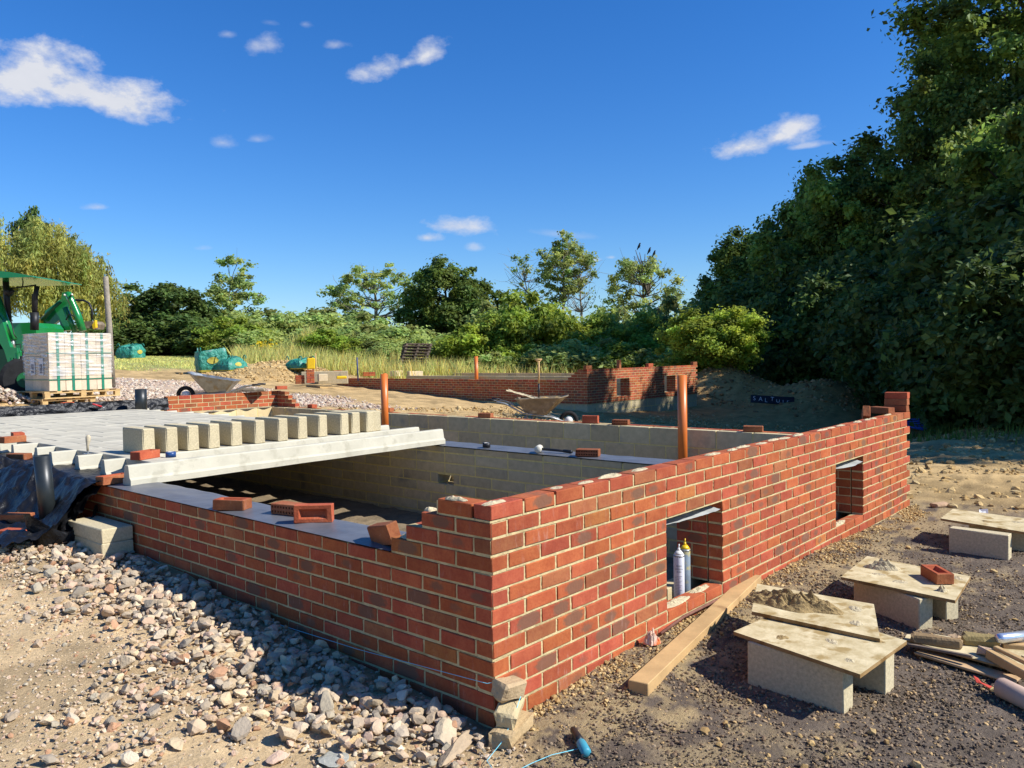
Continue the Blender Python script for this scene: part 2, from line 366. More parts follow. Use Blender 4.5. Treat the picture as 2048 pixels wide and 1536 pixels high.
m_oldwood = mat('old_weathered_wood', (.20, .15, .11), .9, .3, 9, .5, 50, .2, tint=True)
m_steel = mat('galvanised_steel', (.34, .36, .36), .42, .25, 8, .2, 30, .5, metal=.6, stain_sheen=((.30, .26, .19), 7, .5))
m_rust = mat('dirty_barrow_steel', (.20, .155, .10), .8, .3, 9, .4, 40, .3, stain_sheen=((.42, .35, .24), 6, .56))
m_green = mat('green_paint', (.012, .20, .045), .25, .1, 3, .02, 30, .5, coat=.5)
m_green2 = mat('dark_green_paint', (.008, .105, .03), .4, .2, 5, .05, 30, .5)
m_black = mat('black_machine_parts', (.015, .015, .017), .5, .3, 6, .1, 30, .4)
m_tyre = mat('rubber_tyre', (.02, .02, .02), .85, .3, 10, .3, 40, .2)
m_yellow = mat('yellow_plastic', (.75, .48, .015), .4, .08, 5, .05, 20, .4)
m_dullyel = mat('printed_yellow', (.42, .36, .06), .5, .3, 6, .4, 12, .3)
m_white = mat('white_plastic', (.72, .70, .64), .5, .12, 9, .1, 30, .4)
m_tray = mat('tray_plastic', (.42, .43, .40), .4, .2, 9, .2, 30, .4)
m_strap = mat('green_strap', (.02, .20, .12), .35, .1, 6, .05, 20, .5)
m_wrap = mat('shrink_wrap_film', (.82, .83, .82), .12, .05, 5, .6, 10, .9, alpha=((.5, .5, 4), .44, .72, .10, .68), dist=.03)
m_bagg = mat('green_bulk_bag', (.035, .235, .165), .45, .3, 5, 1., 6, .35, dist=.12, tint=True, stain_sheen=((.22, .36, .30), 5, .6))  # pale patches paint whitish highlights into the bag colour
m_blue = mat('blue_pipe', (.012, .10, .50), .35, .1, 4, .05, 20, .5)
m_cyan = mat('cyan_plastic', (.05, .29, .37), .45, .1, 5, .1, 30, .4)
m_bark = mat('tree_bark', (.12, .10, .075), .95, .3, 6, .6, 25, .1, dist=.03)
m_barkl = mat('pale_bark', (.30, .26, .20), .95, .3, 5, .5, 20, .1, dist=.03)
def leafm(name, c, tr=.3, **k): return mat(name, c, .6, .22, 1.2, 0, None, .25, tint=True, transl=tr, objvar=.1, **k)
m_leafd = leafm('oak_leaves', (.13, .19, .035), .36)
m_leafo2 = leafm('lime_green_leaves', (.15, .225, .04), .38)
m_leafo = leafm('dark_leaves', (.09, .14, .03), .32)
m_leafy = leafm('bright_leaves', (.24, .32, .04), .42)
m_leafw = leafm('willow_leaves', (.40, .41, .10), .4)
m_leafg = leafm('grey_green_leaves', (.29, .36, .10), .42)
m_leafh = leafm('hedge_leaves', (.26, .33, .05), .42)
m_grass = leafm('long_grass', (.50, .51, .18), .42)
m_rock = mat('rubble_stone', (1, 1, 1), .95, .22, 25, .7, 70, .15, tint=True, dist=.008, col2=(1, 1, 1))
m_grit = mat('dark_gravel', (1, 1, 1), .9, .2, 30, 0, 70, .2, tint=True, col2=(1, 1, 1))
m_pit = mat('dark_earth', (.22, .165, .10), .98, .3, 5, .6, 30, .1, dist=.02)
m_clod = mat('clay_clods', (1, 1, 1), .98, .25, 12, .6, 50, .1, tint=True, dist=.01, col2=(1, 1, 1))
m_mdab = mat('wet_mortar', (.30, .205, .085), .85, .4, 25, .8, 60, .2, dist=.01)
m_mdry = mat('dry_mortar', (.50, .41, .25), .95, .3, 25, .8, 60, .1, dist=.01)
m_skyblue = mat('string_cyan', (.2, .6, .68), .6, .05, 4, 0)
m_bird = mat('black_feathers', (.01, .01, .012), .5, .2, 8, 0)
m_tar = mat('black_painted_plank', (.02, .022, .032), .6, .3, 7, .3, 40)
m_chalk = mat('chalk_paint', (.62, .64, .66), .9, .1, 7, 0)
# ------------------------------------------------------------------ ground
def gz(x, y):
    x = np.asarray(x, float); y = np.asarray(y, float)
    z = .065*np.clip(y, 0, 13)+.055*np.clip(y-13, 0, 12)+.02*np.clip(y-25, 0, 25)
    z = z-.047*np.clip(x, 0, 20)*ss(0, 4, y)*(1-ss(20, 40, y))
    z = z+.055*ss(.5, .0, np.abs(y+.12)+.0)*ss(.1, 1., x)*ss(5.5, 3.5, x)        # spoil against the front wall
    z = z+.012*ss(-.8, -.1, x)*ss(.15, .9, y)*(x < .1)*ss(4, 2, y)                 # rubble bank against the side wall
    # far spoil heaps
    for hx, hy, rx, ry, hh in HEAPS:
        z = z+hh*np.exp(-(((x-hx)/rx)**2+((y-hy)/ry)**2)*1.3)*(1+.35*(fbm(x*1.3, y*1.3, o=3, s=5)-.5))
    return z
HEAPS = []
def gpt(px, py):
    r = ray(px, py); t = 1.
    while t < 300:
        P = CAM+r*t
        if P[2] < gz(P[0], P[1]): return P
        t *= 1.003
    return P
HEAPS = [(25.6, 11.6, 2.6, 2.0, 1.25), (25.4, 7.6, 3.0, 2.0, 1.0), (15.5, 26.0, 2.6, 1.6, .62), (14.2, 24.3, 2.0, 1.0, .35), (22.5, 34.0, 1.6, 1.2, 1.2)]
# site zones
def zones(x, y):
    """weights: rubble (pinkish hardcore dirt), grit (dark gravel), clay, pale road, grass"""
    w = fbm(x*.9, y*.9, o=3, s=2)-.5
    n2 = fbm(x*4, y*4, o=3, s=9)-.5
    left = ss(.12, -.12, x+.0*y+n2*.25+np.clip(-y-.1, 0, 9)*.5)*ss(-.35, -.15, y+x*.15+n2*.2+.1)
    left = np.maximum(left, ss(.0, -.5, x+.3+n2*.2)*ss(-.6, -.3, y+x*.1))
    right = (1-left)*ss(7.1, 6.2, x+n2*.8-np.clip(y, -9, 0)*.15)*ss(1, .3, y)
    # pale hardcore road running past the far side of the plot
    rd = np.abs((y-19.0)+.55*(x-8.2))
    road = ss(5.6, 4.0, rd+w*1.5)*ss(11.5, 9.5, x+w*2)*(y > 8)*(1-left)
    grass = ss(31, 34, y+.25*x+w*3)*(1-left)
    return left, right, road, grass
def axis(c, lo, hi, d0, g):
    a = [c]; d = d0
    while a[-1] < hi: a.append(a[-1]+d); d *= g
    b = [c]; d = d0
    while b[-1] > lo: b.append(b[-1]-d); d *= g
    return np.array(b[::-1][:-1]+a)
gx = axis(.2, -160, 420, .022, 1.0165); gy = axis(-.2, -160, 420, .022, 1.0165)
X, Y = np.meshgrid(gx, gy, indexing='ij')
L_, R_, D_, G_ = zones(X, Y)
rel = .035*(fbm(X*2.2, Y*2.2, o=4, s=3)-.5)*L_ + .02*(fbm(X*14, Y*14, o=3, s=4)-.5)*L_ + .018*(fbm(X*7, Y*7, o=4, s=6)-.5)*R_ + .014*(fbm(X*30, Y*30, o=2, s=14)-.5)*R_
clay = np.clip(1-L_-R_, 0, 1)
rel += clay*(.16*(fbm(X*.7, Y*.7, o=4, s=7)-.5)+.10*np.abs(fbm(X*3, Y*3, o=4, s=8)-.5)*(1-D_)*(1-G_))
Zg = gz(X, Y)+rel
nx, ny = X.shape; idx = np.arange(nx*ny).reshape(nx, ny)
cxm = (X[:-1, :-1]+X[1:, 1:])/2; cym = (Y[:-1, :-1]+Y[1:, 1:])/2
hole = ((cxm > .16) & (cxm < 6.2) & (cym > .14) & (cym < 11.5))
F = np.stack([idx[:-1, :-1], idx[1:, :-1], idx[1:, 1:], idx[:-1, 1:]], -1)[~hole]
# colour of the soil itself
n1 = fbm(X*1.7, Y*1.7, o=4, s=21)[..., None]; n3 = fbm(X*9, Y*9, o=4, s=22)[..., None]; n5 = fbm(X*25, Y*25, o=3, s=25)[..., None]
A = lambda *c: np.array(c)
cL = A(.56, .40, .215)*(.72+.56*n3); cL = cL*(1-ss(.5, .62, n1)*.25)
cR = A(.155, .120, .088)*(.6+.8*n3); dust = ss(.57, .70, n1*.55+n3*.45)*.6+ss(.55, .1, np.abs(Y+.25))[..., None]*.6*(n3 > .40); cR = cR*(1-np.clip(dust, 0, .85))+A(.40, .295, .145)*np.clip(dust, 0, .85)
cC = A(.48, .325, .145)*(.55+.9*n3); cC = cC*(1-ss(.5, .66, n1)*.3); far = ss(22, 15, X+Y*.0)[..., None]
right_mud = (ss(12, 16, X)*ss(14, 9, Y))[..., None]; cC = cC*(1-right_mud)+A(.40, .235, .08)*(.5+.9*n3)*right_mud
cD = A(.50, .375, .26)*(.8+.4*n3)
cG = A(.27, .26, .10)*(.75+.5*n3); cG = cG*(1-.0)+0
l, r, d, g = L_[..., None], R_[..., None], D_[..., None], G_[..., None]
Cc = cC*(1-d)+cD*d; Cc = Cc*(1-g)+cG*g; Cc = Cc*(1-r)+cR*r; Cc = Cc*(1-l)+cL*l
me = bpy.data.meshes.new('ground'); V = np.stack([X, Y, Zg], -1).reshape(-1, 3)
me.vertices.add(len(V)); me.vertices.foreach_set('co', V.ravel().astype(np.float32)); me.loops.add(F.size); me.loops.foreach_set('vertex_index', F.ravel().astype(np.int32))
me.polygons.add(len(F)); me.polygons.foreach_set('loop_start', (np.arange(len(F))*4).astype(np.int32)); me.polygons.foreach_set('loop_total', np.full(len(F), 4, np.int32))
me.polygons.foreach_set('use_smooth', np.ones(len(F), bool))
a = me.attributes.new('soil', 'FLOAT_COLOR', 'POINT'); a.data.foreach_set('color', np.concatenate([Cc.reshape(-1, 3), np.ones((len(V), 1))], 1).ravel().astype(np.float32))
me.update(calc_edges=True)
mg = bpy.data.materials.new('soil'); mg.use_nodes = True; n_, l_ = mg.node_tree.nodes, mg.node_tree.links; p_ = n_['Principled BSDF']
at_ = n_.new('ShaderNodeAttribute'); at_.attribute_name = 'soil'; tc = n_.new('ShaderNodeTexCoord')
q1 = n_.new('ShaderNodeTexNoise'); q1.inputs['Scale'].default_value = 45; q1.inputs['Detail'].default_value = 8; q1.inputs['Roughness'].default_value = .75; l_.new(tc.outputs['Object'], q1.inputs[0])
q2 = n_.new('ShaderNodeTexNoise'); q2.inputs['Scale'].default_value = 5; q2.inputs['Detail'].default_value = 6; l_.new(tc.outputs['Object'], q2.inputs[0])
sm = M('ADD', M('MULTIPLY', q1.outputs[0], 1.3, nt=n_, ln=l_), M('MULTIPLY', q2.outputs[0], .8, nt=n_, ln=l_), nt=n_, ln=l_)
hs2 = n_.new('ShaderNodeHueSaturation'); l_.new(at_.outputs['Color'], hs2.inputs['Color']); l_.new(sm, hs2.inputs['Value']); l_.new(hs2.outputs[0], p_.inputs['Base Color'])
p_.inputs['Roughness'].default_value = .97; p_.inputs['Specular IOR Level'].default_value = .1
bb = n_.new('ShaderNodeBump'); bb.inputs['Strength'].default_value = .8; bb.inputs['Distance'].default_value = .02; l_.new(q1.outputs[0], bb.inputs['Height']); l_.new(bb.outputs[0], p_.inputs['Normal'])
me.materials.append(mg); go = bpy.data.objects.new('ground', me); COL.objects.link(go); tag(go, 'building site ground of dirt, dark gravel, clay and far grass', kind='structure')
# pit inside the foundation walls
mb = MB()
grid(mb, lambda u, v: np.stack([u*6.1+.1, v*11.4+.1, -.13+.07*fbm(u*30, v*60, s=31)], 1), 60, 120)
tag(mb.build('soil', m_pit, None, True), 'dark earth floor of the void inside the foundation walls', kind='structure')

rng = np.random.default_rng(7)
# ------------------------------------------------------------------ loose stone (stuff)
protos3 = [rock_proto(rng, 2, 16, .38, .8, .05) for _ in range(18)]
protos2 = [rock_proto(rng, 1, 5, .5, .85) for _ in range(12)]
def pick(n, pal, jit=.16):
    pal = np.array(pal); c = pal[rng.integers(0, len(pal), n)]*rng.uniform(1-jit, 1+jit, (n, 1)); return np.concatenate([c, np.zeros((n, 1))], 1)
PAL_L = [(c[0]*1.04, c[1]*.94, c[2]*.76) for c in [(.55,.47,.38),(.62,.53,.42),(.52,.43,.35),(.47,.40,.33),(.55,.42,.34),(.40,.35,.30),(.64,.54,.40),(.60,.51,.43),(.44,.39,.34),(.57,.44,.34),(.50,.40,.31),(.68,.61,.52),(.54,.45,.34),(.33,.30,.27),(.47,.29,.20),(.45,.42,.36),(.60,.45,.38)]]
def vis(P, mgn=60):
    D = P-CAM; d = D@FW; x = 1024+FPX*(D@RT)/np.maximum(d, .01); y = 768-FPX*(D@UP)/np.maximum(d, .01)
    return (d > .4) & (x > -mgn) & (x < 2048+mgn) & (y > -50) & (y < 1536+mgn*2)
def stones(name, n, box_, dens, size, protos, pal, mt_, sink, label, lift=None, seed=1):
    x = rng.uniform(box_[0], box_[1], n); y = rng.uniform(box_[2], box_[3], n)
    k = rng.uniform(size=n) < dens(x, y); x, y = x[k], y[k]
    s = size(len(x), x, y)
    z = gz(x, y)+s*sink+.035*(fbm(x*2.2, y*2.2, o=4, s=3)-.5)*(x < 0)
    if lift is not None: z = z+lift(x, y, s)
    P = np.stack([x, y, z], 1); k = vis(P); P, s = P[k], s[k]
    mb = MB(); scatter(mb, rng, P, s, protos, pick(len(P), pal)); o = mb.build(name, mt_); tag(o, label, kind='stuff'); return o
def dirt(x, y):  # bare trodden dirt patches
    return ss(.46, .53, fbm(x*1.25+3, y*1.25+1.3, o=3, s=40))
def wallband(x, y): return ss(-.85, -.25, x+.18*(fbm(x*2, y*2, s=41)-.5))*(y < 4.2)*(y > .1)
def densL(x, y):
    l = zones(x, y)[0]; b = (x < -.02) | (y < -.05)
    return l*b*np.clip((1-.93*dirt(x, y))+wallband(x, y), 0, 1)*((y < 14))
def pareto(a, b, pw):
    return lambda n, x, y: a*(1-rng.uniform(size=n)*(1-(a/b)**pw))**(-1/pw)
stones('hardcore_rubble', 26000, (-4.5, .0, -.8, 9), densL, lambda n, x, y: pareto(.011, .060, 1.75)(n, x, y), protos3, PAL_L, m_rock, .28, 'loose pinkish and tan broken stone hardcore beside the side wall', lift=lambda x, y, s: rng.uniform(0, .02, len(x))*np.clip(1-.9*dirt(x, y), 0, 1))
stones('hardcore_rubble', 2200, (-1.0, -.05, .1, 4.2), lambda x, y: wallband(x, y)*.9, pareto(.022, .068, 1.8), protos3, PAL_L, m_rock, .3, 'heap of broken stone banked along the foot of the side wall', lift=lambda x, y, s: rng.uniform(0, .03, len(x)))
stones('stone_chippings', 60000, (-4.5, .0, -.8, 7), lambda x, y: zones(x, y)[0]*((x < -.02) | (y < -.05))*(.35+.65*fbm(x*5, y*5, s=42)), pareto(.005, .02, 1.6), protos2, PAL_L, m_rock, .3, 'fine stone chippings strewn over the dirt beside the side wall')
PAL_R = [(c[0]*1.45, c[1]*1.18, c[2]*.80) for c in [(.12,.105,.10),(.16,.14,.13),(.09,.08,.075),(.20,.18,.165),(.13,.11,.11),(.075,.068,.065),(.26,.22,.18),(.15,.12,.10),(.36,.29,.19),(.11,.10,.10)]]
stones('dark_gravel', 150000, (-.6, 7, -4.2, .0), lambda x, y: zones(x, y)[1]*(.45+.55*ss(.35, .6, fbm(x*3, y*3, s=43)))*ss(7.5, 1.5, np.hypot(x+1, y+1))*1.4, pareto(.004, .0155, 1.8), protos2, PAL_R, m_grit, .25, 'dark grey gravel and road planings in front of the long wall')
PAL_C = [(c[0]*1.08, c[1]*1.0, c[2]*.78) for c in [(.50,.36,.19),(.44,.31,.16),(.55,.41,.23),(.36,.25,.13),(.58,.46,.28)]]
stones('dry_clay_crumbs', 16000, (.1, 6.4, -.34, -.0), lambda x, y: ss(.33, .02, np.abs(y))*(.1+.9*ss(.42, .6, fbm(x*4, y*4, s=44))), pareto(.0045, .022, 1.9), protos2, PAL_C, m_clod, .25, 'dry tan clay crumbs along the foot of the long wall')
stones('dry_clay_crumbs', 1300, (.2, 6, -3.6, -.3), lambda x, y: ss(.56, .66, fbm(x*2.3, y*2.3, o=3, s=45)), pareto(.008, .035, 1.8), protos2, PAL_C, m_clod, .25, 'scattered tan clay crumbs over the dark gravel')
stones('clay_clods', 16000, (6.35, 22, -4, 13), lambda x, y: (1-zones(x, y)[1])*ss(24, 7, x), pareto(.02, .085, 1.9), protos2, PAL_C, m_clod, .2, 'churned tan clay clods beyond the far end of the long wall')
PAL_D = [(c[0]*.92,c[1]*.90,c[2]*.80) for c in [(.60,.45,.33),(.66,.54,.46),(.52,.39,.33),(.70,.60,.50),(.46,.36,.32),(.74,.66,.58),(.56,.40,.33)]]
def densD(x, y): return zones(x, y)[2]
stones('road_hardcore', 95000, (-2, 14, 9, 32), densD, pareto(.022, .075, 1.8), protos2, PAL_D, m_rock, .3, 'pale pink crushed stone spread on the site road')
for i, (hx, hy, rx, ry, hh) in enumerate(HEAPS):
    lab = ['dark earth crumbs on the spoil heap left of the black plank', 'dark earth crumbs on the low spoil heap right of the black plank', 'sandy crumbs on the tan spoil heap by the green bulk bags', 'sandy crumbs on the low tan heap in front', 'tan crumbs on the heap in the long grass'][i]
    stones('spoil_crumbs', 2600, (hx-rx*1.6, hx+rx*1.6, hy-ry*1.6, hy+ry*1.6), lambda x, y: ss(1.7, .9, np.hypot((x-hx)/rx, (y-hy)/ry)), pareto(.03, .12, 1.9), protos2, PAL_C if i > 1 else [(.34,.20,.08),(.42,.26,.10),(.28,.16,.07),(.5,.33,.15)], m_clod, .2, lab)
# ------------------------------------------------------------------ brick and block walls
def btint(rg, dark=.22):
    b = rg.uniform(.78, 1.14); hue = rg.uniform(-.12, .12); al = rg.uniform(.45, 1.25) if rg.uniform() < dark else 0.0
    if rg.uniform() < .03: return (b*1.05, b*1.5, b*1.1, al)
    if rg.uniform() < .10: return (b*.82, b*1.15, b*1.15, al)
    return (b, b*(1+hue)*1.0, b*(1-hue), al)
def brick_leaf(mb, mm, O, U, N, rows, rg, t=.1025, mdepth=.0, noisy=True, dark=.24):
    """rows: list of (vtop, [(u0,u1),...], (m0,m1) list, frog)"""
    O, U, N = (np.asarray(q, float) for q in (O, U, N)); Zv = np.array([0, 0, 1.])
    Rm = np.stack([U, N, Zv], 1)   # local x along wall, y outward, z up
    for vt, bl, seg, top in rows:
        for (u0, u1) in bl:
            w = u1-u0
            if w < .03: continue
            c = O+U*((u0+u1)/2+rg.normal(0, .0006))+N*(-t/2+np.clip(rg.normal(0, .0008), -.0012, .0015))+Zv*(vt-.0325+rg.normal(0, .0007))
            Rr = Rm@rxyz(0, 0, rg.normal(0, .004)) if np.linalg.det(Rm) > 0 else Rm
            cbox(mb, c, (w-.0025, t, .0628), Rr, .0030, .0008, btint(rg, dark), 0, rg, loc=(0, 2, rg.uniform()))
        for (m0, m1) in seg:
            ztop = vt-.002 if not top else vt-.066
            zb = vt-.075
            if top:  # perpends of the topmost course only
                for (u0, u1) in bl:
                    if u1+.012 < m1+.02:
                        box(mm, O+U*(u1+.005)+N*(-t/2)+Zv*(vt-.034+rg.uniform(-.012, -.003)), (.0099, t-.006, .06), Rm)
            nu = max(2, int((m1-m0)/.012)); nv = 6 if not top else 1
            if noisy:
                def fr(u, v):
                    uu = m0+u*(m1-m0); zz = zb+v*(ztop-zb); P = O+U*uu[:, None]+Zv*zz[:, None]
                    k = P@U; nn = fbm(k*55, zz*75, o=2, s=int(abs(O[0]*7+O[1]*3)))-.5
                    edge = np.minimum(u, 1-u)*(m1-m0)
                    return P+N*(-.0048+.0046*nn*np.clip(edge/.01, 0, 1))[:, None]
                grid(mm, fr, nu, nv)
            else: box(mm, O+U*(m0+m1)/2+N*(-.004-.001)+Zv*(zb+ztop)/2, (m1-m0, .002, ztop-zb), Rm)
            # body behind the face
            e = .003
            box(mm, O+U*((m0+m1)/2)+N*(-t/2-.004)+Zv*(zb+ztop)/2, (m1-m0-2*e, t-.016, ztop-zb), Rm)
def bonds(start, L, cuts=()):
    """stretcher bond from start to L, minus the cut intervals"""
    out, u = [], start
    while u < L-.02:
        a, b = u, min(u+.215, L)
        segs = [(a, b)]
        for (c0, c1) in cuts:
            ns = []
            for (p, q) in segs:
                if q <= c0 or p >= c1: ns.append((p, q)); continue
                if p < c0: ns.append((p, c0))
                if q > c1: ns.append((c1, q))
            segs = ns
        out += segs; u += .225
    return out
def minus(L0, L1, cuts):
    segs = [(L0, L1)]
    for (c0, c1) in cuts:
        ns = []
        for (p, q) in segs:
            if q <= c0 or p >= c1: ns.append((p, q)); continue
            if p < c0: ns.append((p, c0))
            if q > c1: ns.append((c1, q))
        segs = ns
    return segs
OPEN = [(1.4525, 2.1375), (4.1525, 4.8375)]
def block_leaf(mb, mm, O, U, N, zs, L, rg, t=.1, bl=.434, cuts=None, tint=(1, 1, 1), off=0, noisy=False, stack2=False):
    """zs: list of course tops from top to bottom plus final bottom"""
    O, U, N = (np.asarray(q, float) for q in (O, U, N)); Rm = np.stack([U, N, np.array([0, 0, 1.])], 1)
    for k in range(len(zs)-1):
        h = zs[k]-zs[k+1]-.015; o_ = off+((k % 2)*.225 if not (stack2 and k < 2) else 0)
        cu = [c[:2] for c in (cuts or []) if zs[k+1] < c[3]-.001 and zs[k] > c[2]+.001]
        u = -o_
        while u < L-.01:
            a, b = max(u, 0), min(u+bl, L); u += .45
            if b-a < .03: continue
            for (p, q) in minus(a, b, cu):
                if q-p < .02: continue
                v = rg.uniform(.84, 1.1); wm = rg.uniform(-.04, .04)
                cbox(mb, O+U*(p+q)/2+N*(-t/2+rg.normal(0, .001))+np.array([0, 0, zs[k]-h/2-0.0]), (q-p, t, h), Rm, .003, .0006, (tint[0]*v*(1+wm), tint[1]*v, tint[2]*v*(1-wm), 0), 0, rg)
        for (p, q) in minus(0, L, cu):
            nu = max(2, int((q-p)/.05))
            def fr(u, v):
                P = O+U*(p+u*(q-p))[:, None]+np.array([0, 0, 1.])*(zs[k+1]-.01+v*(zs[k]-zs[k+1]))[:, None]
                return P+N*(-.0035+.004*(fbm((P@U)*30, P[:, 2]*40, o=2, s=3)-.5))[:, None]
            grid(mm, fr, nu, 4) if noisy else box(mm, O+U*(p+q)/2+N*(-.004)+np.array([0, 0, (zs[k]+zs[k+1])/2-.006]), (q-p, .003, zs[k]-zs[k+1]), Rm)
            box(mm, O+U*(p+q)/2+N*(-t/2-.003)+np.array([0, 0, (zs[k]+zs[k+1])/2-.006]), (q-p-.004, t-.014, zs[k]-zs[k+1]), Rm)
def foundation(O, label, near=True, seed=3):
    rg = np.random.default_rng(seed); O = np.asarray(O, float)
    root = empty('house_foundation', (0, 0, 0), label, 'building')
    H = .975; X_, Y_ = np.array([1., 0, 0]), np.array([0, 1., 0]); L = 6.295; nrow = 15 if near else 13
    # long front brick wall
    mb, mm = MB(), MB(); rows = []
    for k in range(nrow):
        cuts = OPEN if 4 <= k <= 10 else []
        st = 0 if k % 2 == 0 else .1125
        end = L if k % 2 == 0 else L-.1125
        bl = bonds(st, end, cuts)
        if k % 2: bl = [b for b in bl]
        rows.append((H-.075*k, bl, minus(.1025 if k % 2 else 0.0, L if k % 2 == 0 else L-.1025, [(c0, c1) for c0, c1 in cuts]), k == 0))
    brick_leaf(mb, mm, O, X_, -Y_, rows, rg, noisy=near)
    # jamb returns of the openings
    for (c0, c1) in OPEN:
        for k in range(4, 11):
            for (uu, sg) in ((c0, -1), (c1, 1)):
                segs = [(.1125, .3275)] if k % 2 else [(.1125, .215), (.225, .3275)]
                for (y0, y1) in segs:
                    cbox(mb, O+X_*(uu+sg*.051)+Y_*(y0+y1)/2+np.array([0, 0, H-.075*k-.0325]), (.1025, y1-y0, .065), None, .0035, .001, btint(rg, .15), 0, rg, loc=(1, 2, rg.uniform()))
                box(mm, O+X_*(uu+sg*.052)+Y_*.2175+np.array([0, 0, H-.075*k-.0385]), (.094, .215, .0749))
    bw = mb.build('brick_wall', m_brick, root); bw['label'] = 'long red brick wall with two rectangular vent openings'
    mm.build('mortar', m_mortar, bw)
    # side brick wall, racked back at the near corner
    mb, mm = MB(), MB(); rows = []; LS = 11.5
    for k in range(nrow):
        st = .1125 if k % 2 == 0 else 0
        if k < 4: end = [.3275, .44, .5525, .665][k]; end = st+.215+.225*round((end-st-.215)/.225)
        else: end = LS
        if k == 0: end = .3275
        elif k == 1: end = .44
        elif k == 2: end = .5525
        elif k == 3: end = .665
        bl = bonds(st, end); rows.append((H-.075*k, bl, [(.1025 if k % 2 == 0 else 0, end)], k == 0))
    brick_leaf(mb, mm, O, Y_, -X_, rows, rg, noisy=near)
    bw = mb.build('brick_wall', m_brick, root); bw['label'] = 'lower side brick wall stepping up to the corner'
    mm.build('mortar', m_mortar, bw)
    # inner block leaves
    mb, mm = MB(), MB()
    zt = .59; hz = [zt-.225*i for i in range(4)]
    cuts = [(c0-.0, c1+.0, .14, .70) for c0, c1 in OPEN]
    block_leaf(mb, mm, O+[.33, .14, 0], Y_, X_, [.665, .56, .45, .34, .23, .12, .01, -.1, -.2], 11.3, rg, .215)
    for (p, q) in ((.46, 1.4575-.11), (2.1325+.11, 4.1575-.11), (4.8325+.11, 6.04)):
        block_leaf(mb, mm, O+[p, .33, 0], X_, Y_, [.665, .44, .215, -.01, -.3], q-p, rg, .1)
    for (c0, c1) in OPEN:
        block_leaf(mb, mm, O+[c0-.1, .33, 0], X_, Y_, [.145, -.08, -.3], c1-c0+.2, rg, .1)
        box(mb, O+[(c0+c1)/2, .215, .745], (c1-c0+.5, .20, .14))         # concrete lintel behind the face brick
    mb.build('block_wall', m_block, root)['label'] = 'inner concrete block leaf behind the brick walls'
    # sleeper wall
    mb, mm = MB(), MB()
    block_leaf(mb, mm, O+[3.37, .34, 0], Y_, -X_, [.662, .59, .48, .37, .26, .15, .04, -.07, -.2], 11.1, rg, .215, noisy=near, stack2=True, tint=(.93, .93, .95), off=.12, cuts=[(3.34, 3.58, .27, .36)] if near else None)
    w = mb.build('sleeper_wall', m_block, root); mm.build('mortar', m_bmortar, w)
    # rear wall: inner block, outer brick
    mb, mm = MB(), MB()
    block_leaf(mb, mm, O+[6.05, .34, 0], Y_, -X_, [.695, .47, .245, .02, -.2], 11.13, rg, .1, tint=(1.0, 1.0, .98), noisy=near, off=.1)
    w = mb.build('block_wall', m_block, root); w['label'] = 'rear concrete block wall facing the camera'; mm.build('mortar', m_bmortar, w)
    mb, mm = MB(), MB(); rows = []
    for k in range(4, 9): rows.append((H-.075*k+.022, bonds(.0 if k % 2 else .1125, 11.5), [(0, 11.5)], False))
    if near:
        for k in range(4): rows.append((H-.075*k+.022, bonds(11.5-.28-.115*(k+1)*1.0, 11.5), [(11.5-.28-.115*(k+1), 11.5)], False))
    brick_leaf(mb, mm, O+[6.295, .12, 0], Y_, X_, rows, rg, noisy=False)
    w = mb.build('brick_wall', m_brick, root); w['label'] = 'rear outer skin of red brick'; mm.build('mortar', m_mortar, w)
    # back wall on the far side
    if near:
        mb, mm = MB(), MB()
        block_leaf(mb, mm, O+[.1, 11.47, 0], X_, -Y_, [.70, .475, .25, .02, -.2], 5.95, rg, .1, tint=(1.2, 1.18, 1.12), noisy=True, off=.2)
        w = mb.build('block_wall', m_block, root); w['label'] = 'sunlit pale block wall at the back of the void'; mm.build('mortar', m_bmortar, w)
        mb, mm = MB(), MB()
        rows = [(1.005-.075*k, bonds(.0 if k % 2 else -.1125+.1125*(k == 0), 2.3), [(0, 2.3)], False) for k in range(4)]
        rows = [(v, [(max(a, 0), b) for a, b in bl], sg, f) for v, bl, sg, f in rows]
        brick_leaf(mb, mm, O+[3.985, 11.5, 0], X_, -Y_, rows, rg, noisy=False, dark=.1)
        w = mb.build('brick_wall', m_brick, root); w['label'] = 'four courses of orange red brick on the back wall'; mm.build('mortar', m_mortar, w)
        mb = MB()   # ragged damp course under it
        grid(mb, lambda u, v: np.stack([u*2.3+3.99, 11.50-.05*v-.02*np.sin(u*40)*v, .703+.0*u-.03*v*vn(u*12, v*0, s=3)], 1), 60, 3)
        mb.build('damp_course', m_dpc, root)
    return root
B1 = foundation((0, 0, 0), 'nearest half built house foundation with two vent openings in its red brick wall')
